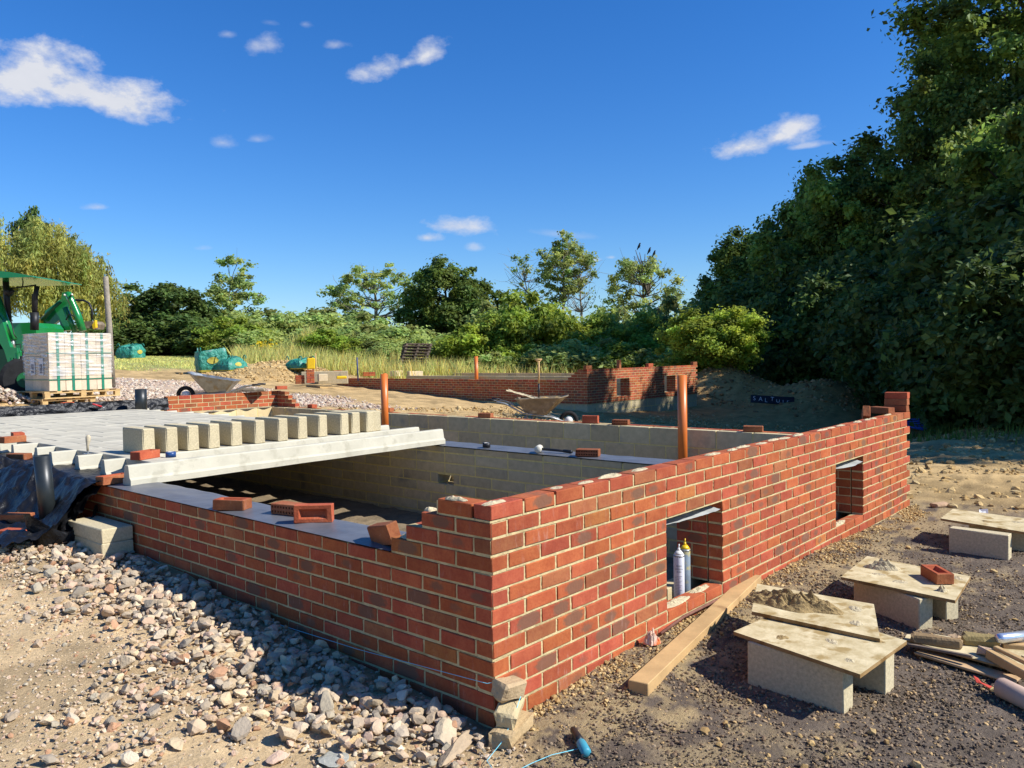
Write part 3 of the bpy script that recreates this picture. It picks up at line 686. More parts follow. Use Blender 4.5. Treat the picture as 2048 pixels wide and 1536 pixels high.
# damp proof course strips lying on the walls
def dpc_strip(name, x0, x1, y0, y1, z, label, parent, seed, edge=.02, droop=.03):
    mb = MB()
    def f(u, v):
        y = y0+v*(y1-y0); x = x0+u*(x1-x0); w = (fbm(y*2.2, u*.6, o=3, s=seed)-.5)
        x = x+(u > .5)*(u-.5)*2*edge*4*(fbm(y*1.7, y*0, o=3, s=seed+4)-.5)
        zz = z+.006+.012*(w+.3)*np.sin(u*math.pi)+.010*fbm(y*6, x*9, o=2, s=seed+2)*np.clip(u*3, 0, 1)-droop*np.clip(u-.88, 0, 1)*6
        return np.stack([x, y, zz], 1)
    grid(mb, f, 16, int((y1-y0)/.04))
    o = mb.build(name, m_dpc, parent, True); o['label'] = label; return o
dpc_strip('damp_course', -.004, .345, .672, 11.4, .676, 'grey plastic damp course on the side wall', B1, 3)
dpc_strip('damp_course', 3.355, 3.70, .35, 11.4, .667, 'bluish plastic damp course on the sleeper wall', B1, 8, .015)
mb = MB(); box(mb, (3.62, 3.8, .27), (.10, .8, .10)); mb.build('vent_patch', m_mdry, B1)['label'] = 'pale rubble behind the small hole of the sleeper wall'
# mortar smeared on the topmost course and sills
def mpatch(x0, y0, z0, lx, ly, h, sd):
    mb = MB()
    def f(u, v):
        a = u*2*math.pi; q = 1+.8*(fbm(np.cos(a)*1.8+5, np.sin(a)*1.8+5, o=4, s=sd)-.5)
        X1, Y1 = x0+np.cos(a)*v*lx*q, y0+np.sin(a)*v*ly*q
        return np.stack([X1, Y1, z0-.001+h*(1-v**2)**.6*(.15+1.3*fbm(X1*60, Y1*60, o=3, s=sd))], 1)
    grid(mb, f, 26, 8); mb.build('mortar_patch', m_mdry, B1, False)
for i in range(26):
    if rng.uniform() < .3: continue
    mpatch(.06+i*.225+rng.uniform(0, .1), .052+rng.uniform(-.012, .012), .975, rng.uniform(.05, .11), rng.uniform(.018, .034), rng.uniform(.006, .014), int(rng.integers(1, 999)))
for (sx, sy, sz, lx, ly) in [(1.62,.05,.150,.16,.035),(1.95,.06,.15,.11,.03),(4.35,.05,.15,.15,.035),(.03,.24,.9755,.028,.07),(.05,.43,.900,.03,.035),(.05,.60,.75,.03,.04)]:
    mpatch(sx, sy, sz, lx, ly, .016, int(sx*99)+3)
# cavity tray flaps over the openings
for (c0, c1, s) in ((1.4575, 2.1325, 1), (4.1575, 4.8325, 2)):
    mb = MB()
    def f(u, v):
        x = c0+.01+u*(c1-c0-.04); return np.stack([x, .02+.03*np.sin(u*3+s)+.14*v, .662-.040*(1-v)*(.35+.65*np.sin(u*2.3+.4))-.012*fbm(x*20, v*3, s=s)], 1)
    grid(mb, f, 24, 6); mb.build('cavity_tray', m_tray, B1, True)['label'] = 'curled pale plastic tray under the lintel'
# ------------------------------------------------------------------ beams and floor blocks
def beam_mesh(L):
    mb = MB(); pr = np.array([[0,0],[.13,0],[.13,.045],[.112,.062],[.098,.145],[.09,.155],[.04,.155],[.032,.145],[.018,.062],[0,.045]])
    n = 40; xs = np.linspace(0, L, n+1); V = []
    for x in xs:
        j = .0012*np.sin(x*9+pr[:, 0]*40); V.append(np.stack([np.full(10, x), pr[:, 0]+j, pr[:, 1]+j*.6], 1))
    V = np.concatenate(V); F = [[i*10+q, (i+1)*10+q, (i+1)*10+(q+1) % 10, i*10+(q+1) % 10] for i in range(n) for q in range(10)]
    mb.add(V, F); mb.addfaces([list(range(10))], off=0); mb.addfaces([[n*10+q for q in range(10)][::-1]], off=0); return mb.mesh('concrete_beam', m_pale)
bmesh_ = beam_mesh(3.36); BY = [3.75, 4.295]+[4.80+.52*i for i in range(13)]
names_ord = ['second','third','fourth','fifth','sixth','seventh','eighth','ninth','tenth','eleventh','twelfth','thirteenth','fourteenth','fifteenth','sixteenth','seventeenth']
for i, y in enumerate(BY):
    o = bpy.data.objects.new('concrete_beam', bmesh_); COL.objects.link(o); o.location = (.09+(0, .03, .02, -.01, .04)[i % 5]*(i > 0), y, .683)
    if i == 0: o.rotation_euler = (0, 0, .030); o.location = (.09, 3.775, .683)
    tag(o, 'nearest pale concrete floor beam, spanning open over the dark void' if i == 0 else ('pale concrete floor beam under the upright row of blocks' if i == 1 else 'pale concrete floor beam, %s from the open side of the floor' % names_ord[i-1]), 'beam', 'concrete beams of the beam and block floor')
mb = MB(); cbox(mb, (0, 0, 0), (.2145, .44, .1), None, .004, .001, rng=rng); fb = mb.mesh('floor_block', m_floorb)
for gidx in range(14):
    y0 = BY[gidx]+.1+(.04 if gidx == 0 else 0); y1 = BY[gidx+1]+.03; cyy = (y0+y1)/2
    cols = range(14) if gidx > 0 else range(1)
    for c in cols:
        if gidx > 0 and gidx < 4 and c == 13: continue
        o = bpy.data.objects.new('floor_block', fb); COL.objects.link(o)
        o.location = (.395+c*.2155+(.02 if gidx % 3 == 1 else 0), cyy, .7855+rng.normal(0, .0012)+.001); o.scale = (1, (y1-y0+.035)/.44, 1); o.rotation_euler = (rng.normal(0, .003), rng.normal(0, .004), rng.normal(0, .003))
        tag(o, 'single pale infill block between the nearest two beams, carrying a brick' if gidx == 0 else 'pale infill block laid flat between beams in the finished floor', 'block', 'infill blocks of the beam and block floor')
mb = MB(); cbox(mb, (0, 0, 0), (.100, .44, .215), None, .007, .0022, rng=rng); ub = mb.mesh('concrete_block', m_dense)
XS = [.512,.685,.872,1.073,1.306,1.52,1.771,1.995,2.232,2.474,2.656,2.807,2.926]
ordn = ['first','second','third','fourth','fifth','sixth','seventh','eighth','ninth','tenth','eleventh','twelfth','last']
for i, x in enumerate(XS):
    o = bpy.data.objects.new('concrete_block', ub); COL.objects.link(o); yy = 4.355+rng.uniform(-.015, .015)
    o.location = (x, yy+.22, .838+.1085); o.rotation_euler = (0, 0, rng.normal(0, .03))
    if i == 0: o.location.y = 4.40+.20; o.scale = (1, .9, 1)
    tag(o, '%s grey concrete block in the upright row on the floor edge, counted from the left' % ordn[i], 'block', 'grey blocks standing on end along the open edge of the floor')
# ------------------------------------------------------------------ loose bricks
def brick_mesh(kind, seed):
    rg = np.random.default_rng(seed); mb = MB(); base, ix = cbox(mb, (0, 0, 0), (.215, .1025, .065), None, .004, .0012, btint(rg, .1), 0, rg, loc=(0, 2, rg.uniform()), skip=(1,) if kind == 'frog' else ((2,) if kind == 'air' else ()))
    if kind == 'frog':
        a, b = .1075-.004, .05125-.004; ia, ib = .08, .029; z = .0325; d = .012
        V = [(-a,-b,z),(a,-b,z),(a,b,z),(-a,b,z),(-ia,-ib,z-.001),(ia,-ib,z-.001),(ia,ib,z-.001),(-ia,ib,z-.001),(-ia*.8,-ib*.5,z-d-.012),(ia*.8,-ib*.5,z-d-.012),(ia*.8,ib*.5,z-d-.012),(-ia*.8,ib*.5,z-d-.012)]
        mb.add(V, [[0,1,5,4],[1,2,6,5],[2,3,7,6],[3,0,4,7],[4,5,9,8],[5,6,10,9],[6,7,11,10],[7,4,8,11],[8,9,10,11]], (1, 1, 1, 0))
    if kind == 'air':
        a, z_ = .1035, .0285; y = -.05125; nx_, nz_ = 9, 2; xs = np.linspace(-a, a, nx_+1); zs = np.linspace(-z_, z_, nz_+1)
        for i in range(nx_):
            for j in range(nz_):
                x0, x1, w0, w1 = xs[i], xs[i+1], zs[j], zs[j+1]; e = .0055; ez = .0075
                V = [(x0,y,w0),(x1,y,w0),(x1,y,w1),(x0,y,w1),(x0+e,y,w0+ez),(x1-e,y,w0+ez),(x1-e,y,w1-ez),(x0+e,y,w1-ez),(x0+e,y+.05,w0+ez),(x1-e,y+.05,w0+ez),(x1-e,y+.05,w1-ez),(x0+e,y+.05,w1-ez)]
                mb.add(V, [[0,1,5,4],[1,2,6,5],[2,3,7,6],[3,0,4,7],[4,5,9,8],[5,6,10,9],[6,7,11,10],[7,4,8,11],[8,9,10,11]], (.9, 1.15, 1.2, 0))
    return mb.mesh('air_brick' if kind == 'air' else 'brick', m_brick)
BM = {k: [brick_mesh(k, s) for s in (3, 5, 9)] for k in ('frog', 'solid', 'air')}
bc = [0]
def brick(kind, loc, rot, label, group=None, scale=None):
    o = bpy.data.objects.new('air_brick' if kind == 'air' else 'brick', BM[kind][bc[0] % 3]); bc[0] += 1; COL.objects.link(o); o.location = loc; o.rotation_euler = rot
    if scale: o.scale = scale
    return tag(o, label, 'brick', group)
g1 = 'loose bricks left on the side wall'
brick('frog', (.075, 2.275, .722), (0, 0, rad(-62)), 'loose red brick lying frog up on the side wall damp course', g1)
brick('air', (.205, 1.84, .722), (0, 0, rad(-78)), 'terracotta air brick with small holes on the side wall damp course', g1)
brick('frog', (.152, 1.515, .742), (rad(90), 0, rad(-48)), 'red brick standing on its long edge with its hollow facing the camera', g1)
brick('solid', (.075, .80, .735), (rad(78), rad(12), rad(78)), 'red brick leaning against the lowest step of the brick corner', g1)
brick('frog', (.06, 4.02, .722), (0, 0, rad(8)), 'red brick lying frog up beside the end of the nearest beam', g1)
brick('frog', (.36, 4.13, .872), (rad(0), 0, rad(22)), 'dusty red brick on the infill block by the blue tape', g1)
brick('solid', (.10, 6.27, .73), (0, 0, rad(-65)), 'orange brick on the black membrane left of the black pipe', g1)
for (x, y, z, a, lb) in [(.17,6.68,.868,12,'long red brick lying on the floor at the left edge'),(.352,7.14,.868,80,'red brick turned end on at the left edge of the floor'),(.014,7.37,.868,10,'red brick furthest left on the floor edge, cut by the frame')]:
    brick('solid', (x, y, z), (0, 0, rad(a)), lb, 'loose bricks at the left edge of the floor')
for (x, y, z, a, lb) in [(-.42,4.62,.43,-50,'upper dark brick under the black pipe'),(-.52,4.35,.36,-60,'lower dark brick near the foot of the black pipe'),(-.25,4.52,.36,-50,'dark brick tucked beneath the upper one by the black pipe')]:
    brick('solid', (x, y, z), (0, 0, rad(a)), lb, 'bricks propping the black membrane')
g2 = 'loose bricks along the rear block wall'
for (k, y, z, r, lb) in [('solid',5.82,.755-.02,(0,0,rad(-75)),'plain brick on the rear wall, nearest the left orange pipe'),('solid',3.90,.750,(rad(90),0,rad(-72)),'brick standing on edge on the rear wall beyond the mallet'),('air',3.42,.733,(0,0,rad(-75)),'air brick lying on the rear wall left of the tall orange pipe'),
                    ('solid',1.62,.733,(0,0,rad(-70)),'pinkish rounded brick on the rear wall right of the tall orange pipe'),('air',.75,.733,(0,0,rad(-65)),'air brick on the rear wall just behind the long wall top')]:
    brick(k, (6.15, y, z), r, lb, g2)
brick('air', (3.45, 1.99, .715), (0, 0, rad(-68)), 'air brick beside the mallet on the sleeper wall')
brick('solid', (6.245, 8.2, .735), (0, 0, rad(90)), 'dark red brick on the rear wall behind the left orange pipe', g2)
brick('solid', (6.245, 10.4, .735), (0, 0, rad(80)), 'single red brick at the foot of the stepped back corner', g2)
for k in range(3): brick('solid', (6.243+.003*k, .115-.002*k, 1.0095+.0655*k), (0, 0, rad(90+k)), ['bottom','middle','top'][k]+' brick of the dry stack at the far end of the long wall', 'three bricks stacked at the far end of the long wall')
brick('solid', (5.92, .30, .735+.22), (0, 0, rad(70)), 'brick lying behind the three brick stack', g2).location = (5.95, .17, 1.005)
brick('frog', (5.33, .13, 1.0), (rad(90), rad(25), rad(20)), 'tilted brick sticking up behind the top of the long wall')
brick('frog', (6.24, 11.42, 1.07), (0, 0, rad(-10)), 'red brick loose on top of the stepped back corner')
# block stack against the side wall
mb = MB(); cbox(mb, (0, 0, 0), (.215, .60, .100), None, .006, .002, rng=rng); sb_ = mb.mesh('concrete_block', m_dense)
for k in range(2):
    o = bpy.data.objects.new('concrete_block', sb_); COL.objects.link(o); o.location = (-.125-.004*k, 3.80+.008*k, .295+.1015*k); o.rotation_euler = (0, 0, rad(1.5*k-1))
    tag(o, ['lower','upper'][k]+' block of the pair stacked on the rubble against the side wall', 'block', 'two concrete blocks stacked by the side wall')
# ------------------------------------------------------------------ pipes
def pipe(name, x, y, z0, z1, r, mt_, label, rt=None, tilt=(0, 0), wall=.004, socket=True):
    o = empty(name, (x, y, z0), label, 'pipe'); o.rotation_euler = (tilt[0], tilt[1], 0); mb = MB(); h = z1-z0
    ring(mb, (0, 0, 0), (0, 0, 1), r, r-wall, h, 32); mb.build('pipe_body', mt_, o, True)
    if socket:
        mb = MB(); ring(mb, (0, 0, -.02), (0, 0, 1), r*1.13, r*1.005, h*socket, 32); ring(mb, (0, 0, h*socket-.02), (0, 0, 1), r*1.13, r, .004, 32); mb.build('socket', mt_, o, True)
    return o
pipe('orange_pipe', 5.84, 2.353, .0, 1.355, .055, m_orange, 'tall orange drain pipe standing in the void behind the long brick wall', socket=False)
o = pipe('orange_pipe', 5.39, 7.235, .3, 1.37, .055, m_orange, 'wide orange drain pipe with a thinner pipe in its top, by the beam ends', socket=False)
mb = MB(); ring(mb, (.012, 0, .9), (0, 0, 1), .03, .026, .18, 24); mb.build('inner_pipe', m_orange, o, True)
pipe('black_pipe', -.30, 4.32, .35, .925, .058, m_blackp, 'black pipe standing up through the membrane beside the side wall', tilt=(0, rad(-3)), wall=.006, socket=False)
# ------------------------------------------------------------------ black membrane
def sheet(name, P00, P10, P01, P11, nu, nv, amp, fr, label, seed, mt_=m_memb, sagz=0, parent=None):
    P00, P10, P01, P11 = (np.array(q, float) for q in (P00, P10, P01, P11)); mb = MB()
    def f(u, v):
        u_, v_ = u[:, None], v[:, None]; P = P00*(1-u_)*(1-v_)+P10*u_*(1-v_)+P01*(1-u_)*v_+P11*u_*v_
        n = np.cross(P10-P00, P01-P00); n /= np.linalg.norm(n)
        w = fbm(u*fr[0], v*fr[1], o=4, s=seed)-.5; w2 = np.abs(fbm(u*fr[0]*1.7+3, v*fr[1]*1.7, o=3, s=seed+1)-.5)
        P = P+n*(amp*(w*1.6-w2*1.8))[:, None]; P[:, 2] -= sagz*np.sin(v*math.pi); return P
    grid(mb, f, nu, nv); o = mb.build(name, mt_, parent, True)
    if parent is None: tag(o, label, 'plastic sheet')
    elif label: o['label'] = label
    return o
o = empty('black_membrane', (0, 5, .6), 'crumpled black plastic membrane draped over the left end of the side wall', 'plastic sheet')
def msheet(fn, nu, nv, name='sheet_fold'):
    mb = MB(); grid(mb, fn, nu, nv); q = mb.build(name, m_memb, o, True); q.location = (0, -5, -.6); return q
def f1(u, v):   # over the wall top, down the outside and bunched on the ground
    y = 3.98+u*6.2; cr = np.abs(fbm(y*2.6+v*1.5, v*4-y*.6, o=4, s=61)-.5)*2; c2_ = np.abs(fbm(y*6-v*3, v*9, o=3, s=62)-.5)*2; w = fbm(y*1.1, v*1.5, o=3, s=66)-.5
    x = .30-.98*v+.16*w*v; drop = np.maximum(-x, 0); g = gz(x, y); on = ss(.0, .12, drop)
    hz_ = ss(.02, .50, drop+.22*w); z = (.695*(1-hz_)+(g+.05)*hz_)+on*(.20*(.45-cr)*(1-.3*hz_)+.07*(.4-c2_))+(1-on)*.03*(1-cr)
    return np.stack([x-.05*c2_*on, y+.04*(cr-.4)*on, np.maximum(z, g-.02)], 1)
msheet(f1, 330, 90)
def f2(u, v):   # loose pouch hanging in front of the black pipe
    a = u*math.pi*1.05; rr = .34*(1-.25*v)+.03*(fbm(u*6, v*3, s=63)-.5); cx_, cy2 = -.20, 4.08
    x = cx_-np.cos(a)*rr*.75-.06; y = cy2-np.sin(a)*rr*.55+.10; z = .40+.02*np.sin(a*3)-.20*v+.12*np.abs(np.cos(a))**2*(1-v)+.02*(fbm(u*9, v*4, s=64)-.5)
    x = x+.10*v*np.sign(np.cos(a))*.2
    return np.stack([x, y, z], 1)
msheet(f2, 60, 20)
def f3(u, v):
    y = 4.02+u*.55; x = -.02-v*.38; w = fbm(u*4, v*4, o=4, s=65)-.5; w2 = np.abs(fbm(u*5, v*5, o=3, s=66)-.5)
    z = .685-.44*v**1.2*(1-.3*u)+.12*w-.10*w2
    return np.stack([x, y-.02*v, z], 1)
msheet(f3, 50, 40)
sheet('black_membrane', (.0, 11.38, .80), (3.98, 11.38, .78), (.0, 11.45, .985), (3.98, 11.45, .985), 160, 10, .05, (18, 2), 'black membrane turned up along the far back edge of the floor', 71)
# ------------------------------------------------------------------ second house foundation, further off
B2 = foundation((15.4, 10.66, .225), 'second brick house foundation standing further off in the shade of the trees', near=False, seed=11)
B2.name = 'house_foundation'; B2.location = (0, 0, 0)
mb, mm = MB(), MB(); rg = np.random.default_rng(5)
block_leaf(mb, mm, (15.42, 10.68, 0), (1, 0, 0), (0, -1, 0), [.222, -.01, -.24, -.47, -.9], 6.26, rg, .1, tint=(.85, .9, .95))
block_leaf(mb, mm, (15.42, 10.68, 0), (0, 1, 0), (-1, 0, 0), [.222, -.01, -.24, -.9], 12.2, rg, .1, tint=(1, 1, 1.0))
w = mb.build('block_wall', m_block, B2); w['label'] = 'grey block footing under the brick walls'; mm.build('mortar', m_bmortar, w)
# right hand pair of raised bricks along its top
for (x, lb, k) in [(15.5, 'brick standing on the near corner of the second foundation', 'solid'), (17.05, 'brick on end on the top of the second foundation wall', 'solid'), (18.75, 'bricks perched midway along the second foundation wall', 'solid'), (21.55, 'brick at the far end of the second foundation wall top', 'solid')]:
    brick(k, (x, 10.71, 1.2+(.055 if x != 17.05 else .1)), (0, rad(90) if x == 17.05 else 0, 0), lb, 'bricks on the second foundation', scale=(1.3, 1, 1.6))
for (x, y, z, lb, s) in [(17.02, 11.35, .72, 'brick stack seen through the left opening of the second foundation', (1, 1, 2)), (20.1, 11.2, .72, 'brick stack seen through the right opening of the second foundation', (1, 1, 2))]:
    pass
pipe('orange_pipe', 18.6, 18.0, .2, 1.62, .07, m_orange, 'orange pipe standing inside the second foundation', socket=False)
# ------------------------------------------------------------------ mortar board tables
def slab(mb, pts, z0, t, z1=None):
    pts = np.array(pts, float); n = len(pts); zz = np.full(n, z0) if z1 is None else np.array(z1, float)
    V = np.concatenate([np.c_[pts, zz], np.c_[pts, zz+t]]); mb.add(V, [list(range(n))[::-1], [n+i for i in range(n)]]); mb.addfaces([[i, (i+1) % n, n+(i+1) % n, n+i] for i in range(n)], (.55, .42, .30, 0), off=mb.n-2*n)
def blk(p0, p1, z0, h, t, side=1):
    p0, p1 = np.array(p0), np.array(p1); d = p1-p0; L = np.linalg.norm(d); a = math.atan2(d[1], d[0]); n = np.array([-d[1], d[0]])/L*side
    c = (p0+p1)/2+n*t/2; return c, L, a
def support(p0, p1, z0, h, label, side=1, t=.1):
    c, L, a = blk(p0, p1, z0, h, t, side); mb = MB(); cbox(mb, (0, 0, 0), (L, t, h), None, .004, .001, rng=rng)
    o = mb.build('concrete_block', m_dense); o.location = (c[0], c[1], z0+h/2); o.rotation_euler = (0, 0, a); return tag(o, label, 'block', 'concrete blocks on edge carrying the mortar boards')
def board(pts, z, label, zs=None, t=.018):
    mb = MB(); slab(mb, pts, z, t, zs); o = mb.build('plywood_board', m_ply); return tag(o, label, 'board', 'plywood mortar boards')
def blob(name, c, lx, ly, h, ang, label, mt_, seed, parent=None, lump=3.0):
    mb = MB(); ca, sa = math.cos(ang), math.sin(ang)
    def f(u, v):
        a = u*2*math.pi; q = 1+.7*(fbm(np.cos(a)*1.6+seed, np.sin(a)*1.6+5, o=4, s=seed)-.5); X0, Y0 = np.cos(a)*v*lx*q, np.sin(a)*v*ly*q
        nz = fbm(X0*lump/lx+seed, Y0*lump/ly, o=4, s=seed+1)
        return np.stack([X0*ca-Y0*sa, X0*sa+Y0*ca, h*(1-v**2)**.8*(.2+1.6*nz**1.3)-.002], 1)
    grid(mb, f, 72, 30); o = mb.build(name, mt_, parent, False)
    if parent is None: o.location = c; tag(o, label, 'mortar')
    return o
support((1.245, -.63), (1.20, -1.10), -.01, .215, 'near block on edge under the front mortar board table', -1)
support((1.60, -.62), (1.52, -1.185), -.01, .215, 'rear block on edge under the front mortar board table', -1)
board([(1.185,-.53),(1.03,-1.185),(1.575,-1.225),(1.76,-.60)], .207, 'lower plywood board of the front mortar table')
board([(1.46,-.50),(1.47,-1.135),(1.99,-.95),(1.95,-.31)], .2255, 'upper plywood board set askew and loaded with wet mortar', [.232,.2265,.2265,.232])
blob('mortar', (1.72, -.62, .249), .12, .25, .060, rad(5), 'wet brown mortar heaped on the front board', m_mdab, 4, lump=6)
support((2.80, -.66), (2.53, -1.11), -.01, .19, 'near block on edge under the middle mortar board table', -1)
support((2.99, -.80), (2.80, -1.185), .0, .18, 'rear block on edge under the middle mortar board table', -1)
board([(2.55,-.585),(2.46,-1.24),(3.04,-1.20),(3.17,-.55)], .187, 'plywood board of the middle mortar table, bearing a brick')
brick('frog', (2.83, -1.06, .240), (0, 0, rad(38)), 'red brick lying hollow side up on the middle mortar board')
blob('mortar', (2.90, -.72, .204), .05, .11, .05, rad(20), 'crumpled grey dried mortar lumps on the middle board', m_mdry, 12)
blob('mortar', (2.62, -1.14, .204), .04, .03, .03, rad(20), 'small splash of mortar at the front edge of the middle board', m_mdry, 14)
support((4.60, -.76), (4.58, -1.17), -.01, .20, 'near block on edge under the furthest mortar board table', -1)
support((4.98, -.82), (4.96, -1.26), -.01, .20, 'rear block on edge under the furthest mortar board table', -1)
board([(4.76,-.635),(4.58,-1.27),(5.12,-1.40),(5.25,-.62)], .192, 'plywood board of the furthest mortar table, cut by the picture edge')
for (x, y, z, lx, ly) in [(1.35,-.95,.2255,.05,.03),(1.25,-.75,.2255,.03,.04),(1.48,-1.12,.2255,.04,.02),(1.16,-1.10,.2255,.025,.03),(1.80,-.42,.2485,.04,.03),(1.62,-.98,.248,.04,.03),(1.85,-.90,.248,.05,.03),(2.66,-.90,.2055,.05,.04),(3.02,-1.00,.2055,.05,.03),(2.75,-.75,.2055,.03,.05),(2.95,-1.15,.2055,.05,.03),(4.85,-.95,.2105,.04,.05),(4.95,-1.15,.2105,.05,.03)]:
    b_ = [o for o in bpy.data.objects if o.name.startswith('plywood_board')]
    par = b_[1] if z > .24 else (b_[0] if x < 2.2 else (b_[2] if x < 4 else b_[3]))
    q = blob('mortar_splash', (0, 0, 0), lx, ly, .006, rng.uniform(0, 3), '', m_mdry if rng.uniform() < .6 else m_mdab, int(rng.integers(1, 99)), parent=par); q.location = (x, y, z)
# timber post beside the wall
mb = MB(); p0, p1 = np.array([.66, -.285]), np.array([2.62, .035]); d = p1-p0; L_t = np.linalg.norm(d)
cbox(mb, (0, 0, 0), (L_t, .10, .075), None, .003, .0, rng=rng); o = mb.build('timber_beam', m_timber); c = (p0+p1)/2; o.location = (c[0]+.0, c[1]-.02, .055); o.rotation_euler = (0, rad(-.6), math.atan2(d[1], d[0])); tag(o, 'long squared timber lying on the gravel along the brick wall', 'timber')
mb = MB(); tube(mb, [(1.30, -.045, .075), (1.6, -.02, .085), (2.0, .0-.03, .09)], .009, 8); tag(mb.build('rusty_rod', mat('rust', (.20, .09, .06), .9, .3, 20, .4), None, True), 'thin rusty rod between the timber and the wall', 'rod')
blob('crumpled_wrapper', (1.16, -.075, .07), .045, .04, .06, 0, '', mat('wrapper', (.70, .50, .36), .6, .4, 30, .5, stain_sheen=((.75, .16, .04), 14, .5)), 31); bpy.data.objects['crumpled_wrapper']['label'] = 'small crumpled orange and white wrapper by the end of the rod'; bpy.data.objects['crumpled_wrapper']['category'] = 'litter'
# spray cans in the near opening
def can(x, y, z, h, r, body, topm, label):
    o = empty('foam_can', (x, y, z), label, 'can', group='tall cans standing in the near wall opening')
    mb = MB(); tube(mb, [(0,0,0),(0,0,.004),(0,0,h-.004),(0,0,h)], [r*.95, r, r, r*.95], 24); mb.build('can_body', body, o, True)
    mb = MB(); tube(mb, [(0,0,h),(0,0,h+.012),(0,0,h+.022)], [r*.95, r*.7, r*.45], 20); tube(mb, [(0,0,h+.02),(0,0,h+.04)], [r*.3, r*.22], 12); tube(mb, [(0, 0, h+.038), (.004, 0, h+.062)], .004, 8); mb.build('nozzle', topm, o, True)
    mb = MB(); ring(mb, (0, 0, h-.012), (0, 0, 1), r*1.03, r*.9, .008, 24); mb.build('rim', m_steel, o, True)
    return o
m_can = mat('can_paper', (.62, .62, .64), .5, .1, 10, .05, 30, .4); m_can2 = mat('can_grey', (.22, .27, .30), .45, .2, 8, .1, 30, .4, stain_sheen=((.55, .44, .10), 14, .55)); m_ink = mat('dark_ink', (.06, .06, .08), .6, .1, 8, 0)
c1 = can(1.85, .150, .02, .355, .033, m_can, m_white, 'white paper labelled foam can nearer the left jamb'); can(1.965, .172, .02, .365, .033, m_can2, m_yellow, 'grey can smeared with yellow, right of the white one')
def text(s, loc, rot, size, m_, parent, name, label=None, ext=.0006):
    cu = bpy.data.curves.new(name, 'FONT'); cu.body = s; cu.size = size; cu.extrude = ext; cu.align_x = 'CENTER'; to = bpy.data.objects.new(name, cu); COL.objects.link(to)
    dg = bpy.context.evaluated_depsgraph_get(); me = bpy.data.meshes.new_from_object(to.evaluated_get(dg)); bpy.data.objects.remove(to); me.materials.append(m_)
    o = bpy.data.objects.new(name, me); COL.objects.link(o); o.location = loc; o.rotation_euler = rot; o.parent = parent
    if label: o['label'] = label
    return o
ang = math.atan2(-2.296-.15, -2.453-1.85)
for i, (t_, sz) in enumerate([('FOAM', .012), ('EXPANDING', .009), ('FILLER', .010)]):
    text(t_, (math.cos(ang)*.0338, math.sin(ang)*.0338, .285-.018*i), (rad(90), 0, ang+rad(90)), sz, m_ink, c1, 'printing')
mb = MB()
for i in range(16): 
    th = np.linspace(ang-.75, ang+.6-.3*(i % 3), 9); tube(mb, np.stack([np.cos(th)*.0334, np.sin(th)*.0334, np.full(9, .225-.0095*i)], 1), .0007, 4)
mb.build('small_print', m_ink, c1)
# mallet, tapes, hand brush on the walls
o = empty('rubber_mallet', (3.47, 2.47, .715), 'mallet with a cream head and black handle lying on the sleeper wall damp course', 'mallet'); o.rotation_euler = (0, 0, 0)
mb = MB(); hd = np.array([-.045, .085, .0]); tube(mb, [hd+np.array([-.055, -.03, 0]), hd+np.array([-.05, -.028, 0]), hd+np.array([.05, .028, 0]), hd+np.array([.055, .03, 0])], [.030, .034, .034, .030], 24); mb.build('head', mat('cream_rubber', (.60, .56, .44), .6, .1, 8, .1), o, True)
mb = MB(); tube(mb, [hd, (-.0, -.10, -.008), (.03, -.24, -.015)], [.013, .012, .011], 12); mb.build('handle', m_black, o, True)
mb = MB(); tube(mb, [(.014, -.17, -.011), (.03, -.245, -.015), (.032, -.26, -.015)], [.015, .018, .013], 12); mb.build('grip', m_black, o, True)
def tape(loc, label, m1):
    o = empty('tape_roll', loc, label, 'tape'); mb = MB(); ring(mb, (0, 0, 0), (0, 0, 1), .04, .026, .045, 28); mb.build('tape', m1, o, True); mb = MB(); ring(mb, (0, 0, .001), (0, 0, 1), .0262, .022, .043, 24); mb.build('core', m_white, o, True); return o
tape((3.44, 3.26, .685), 'black roll of tape on the sleeper wall damp course', m_black)
tape((.53, 4.05, .838), 'dark blue roll of tape beside the brick on the single infill block', mat('blue_tape', (.02, .06, .18), .35, .1, 5, 0))
o = empty('trowel', (.215, 4.91, .836), 'trowel handle standing upright on the beam ends', 'trowel')
mb = MB(); tube(mb, [(0,0,.03),(0,0,.075),(0.005,0,.11),(0.008,0,.15),(.008,0,.165)], [.010,.010,.019,.021,.010], 12); mb.build('handle', mat('worn_handle', (.50, .42, .28), .8, .2, 20, .3), o, True)
mb = MB(); tube(mb, [(0,0,0),(0,0,.04)], .007, 8); box(mb, (.0, .0, .004), (.05, .09, .004)); mb.build('blade', m_steel, o)
# spirit level at the left edge
mb = MB(); cbox(mb, (0, 0, 0), (1.0, .03, .065), None, .003, rng=rng); o = mb.build('spirit_level', m_yellow); pL = at(-28, 827, 12.8); o.location = (pL[0], pL[1], .875); o.rotation_euler = (0, 0, rad(-35)); tag(o, 'yellow spirit level leaning at the left edge of the floor', 'spirit level')
for dx in (.40, .30):
    mb = MB(); tube(mb, [(dx, -.0165, 0), (dx, -.0155, 0)], .012, 12); v = mb.build('vial', m_black, o)
o = empty('trowel', (2.84, 11.36, .90), 'small trowel with a red handle tucked in the far black membrane', 'trowel'); mb = MB(); tube(mb, [(-.14, 0, .05), (-.0, 0, .0)], .016, 10); mb.build('handle', mat('red_handle', (.5, .04, .04), .4, .1, 5, 0), o, True); mb = MB(); tube(mb, [(0,0,0),(.05,0,-.03),(.055, 0, -.07)], .007, 8); mb.build('shank', m_steel, o, True)
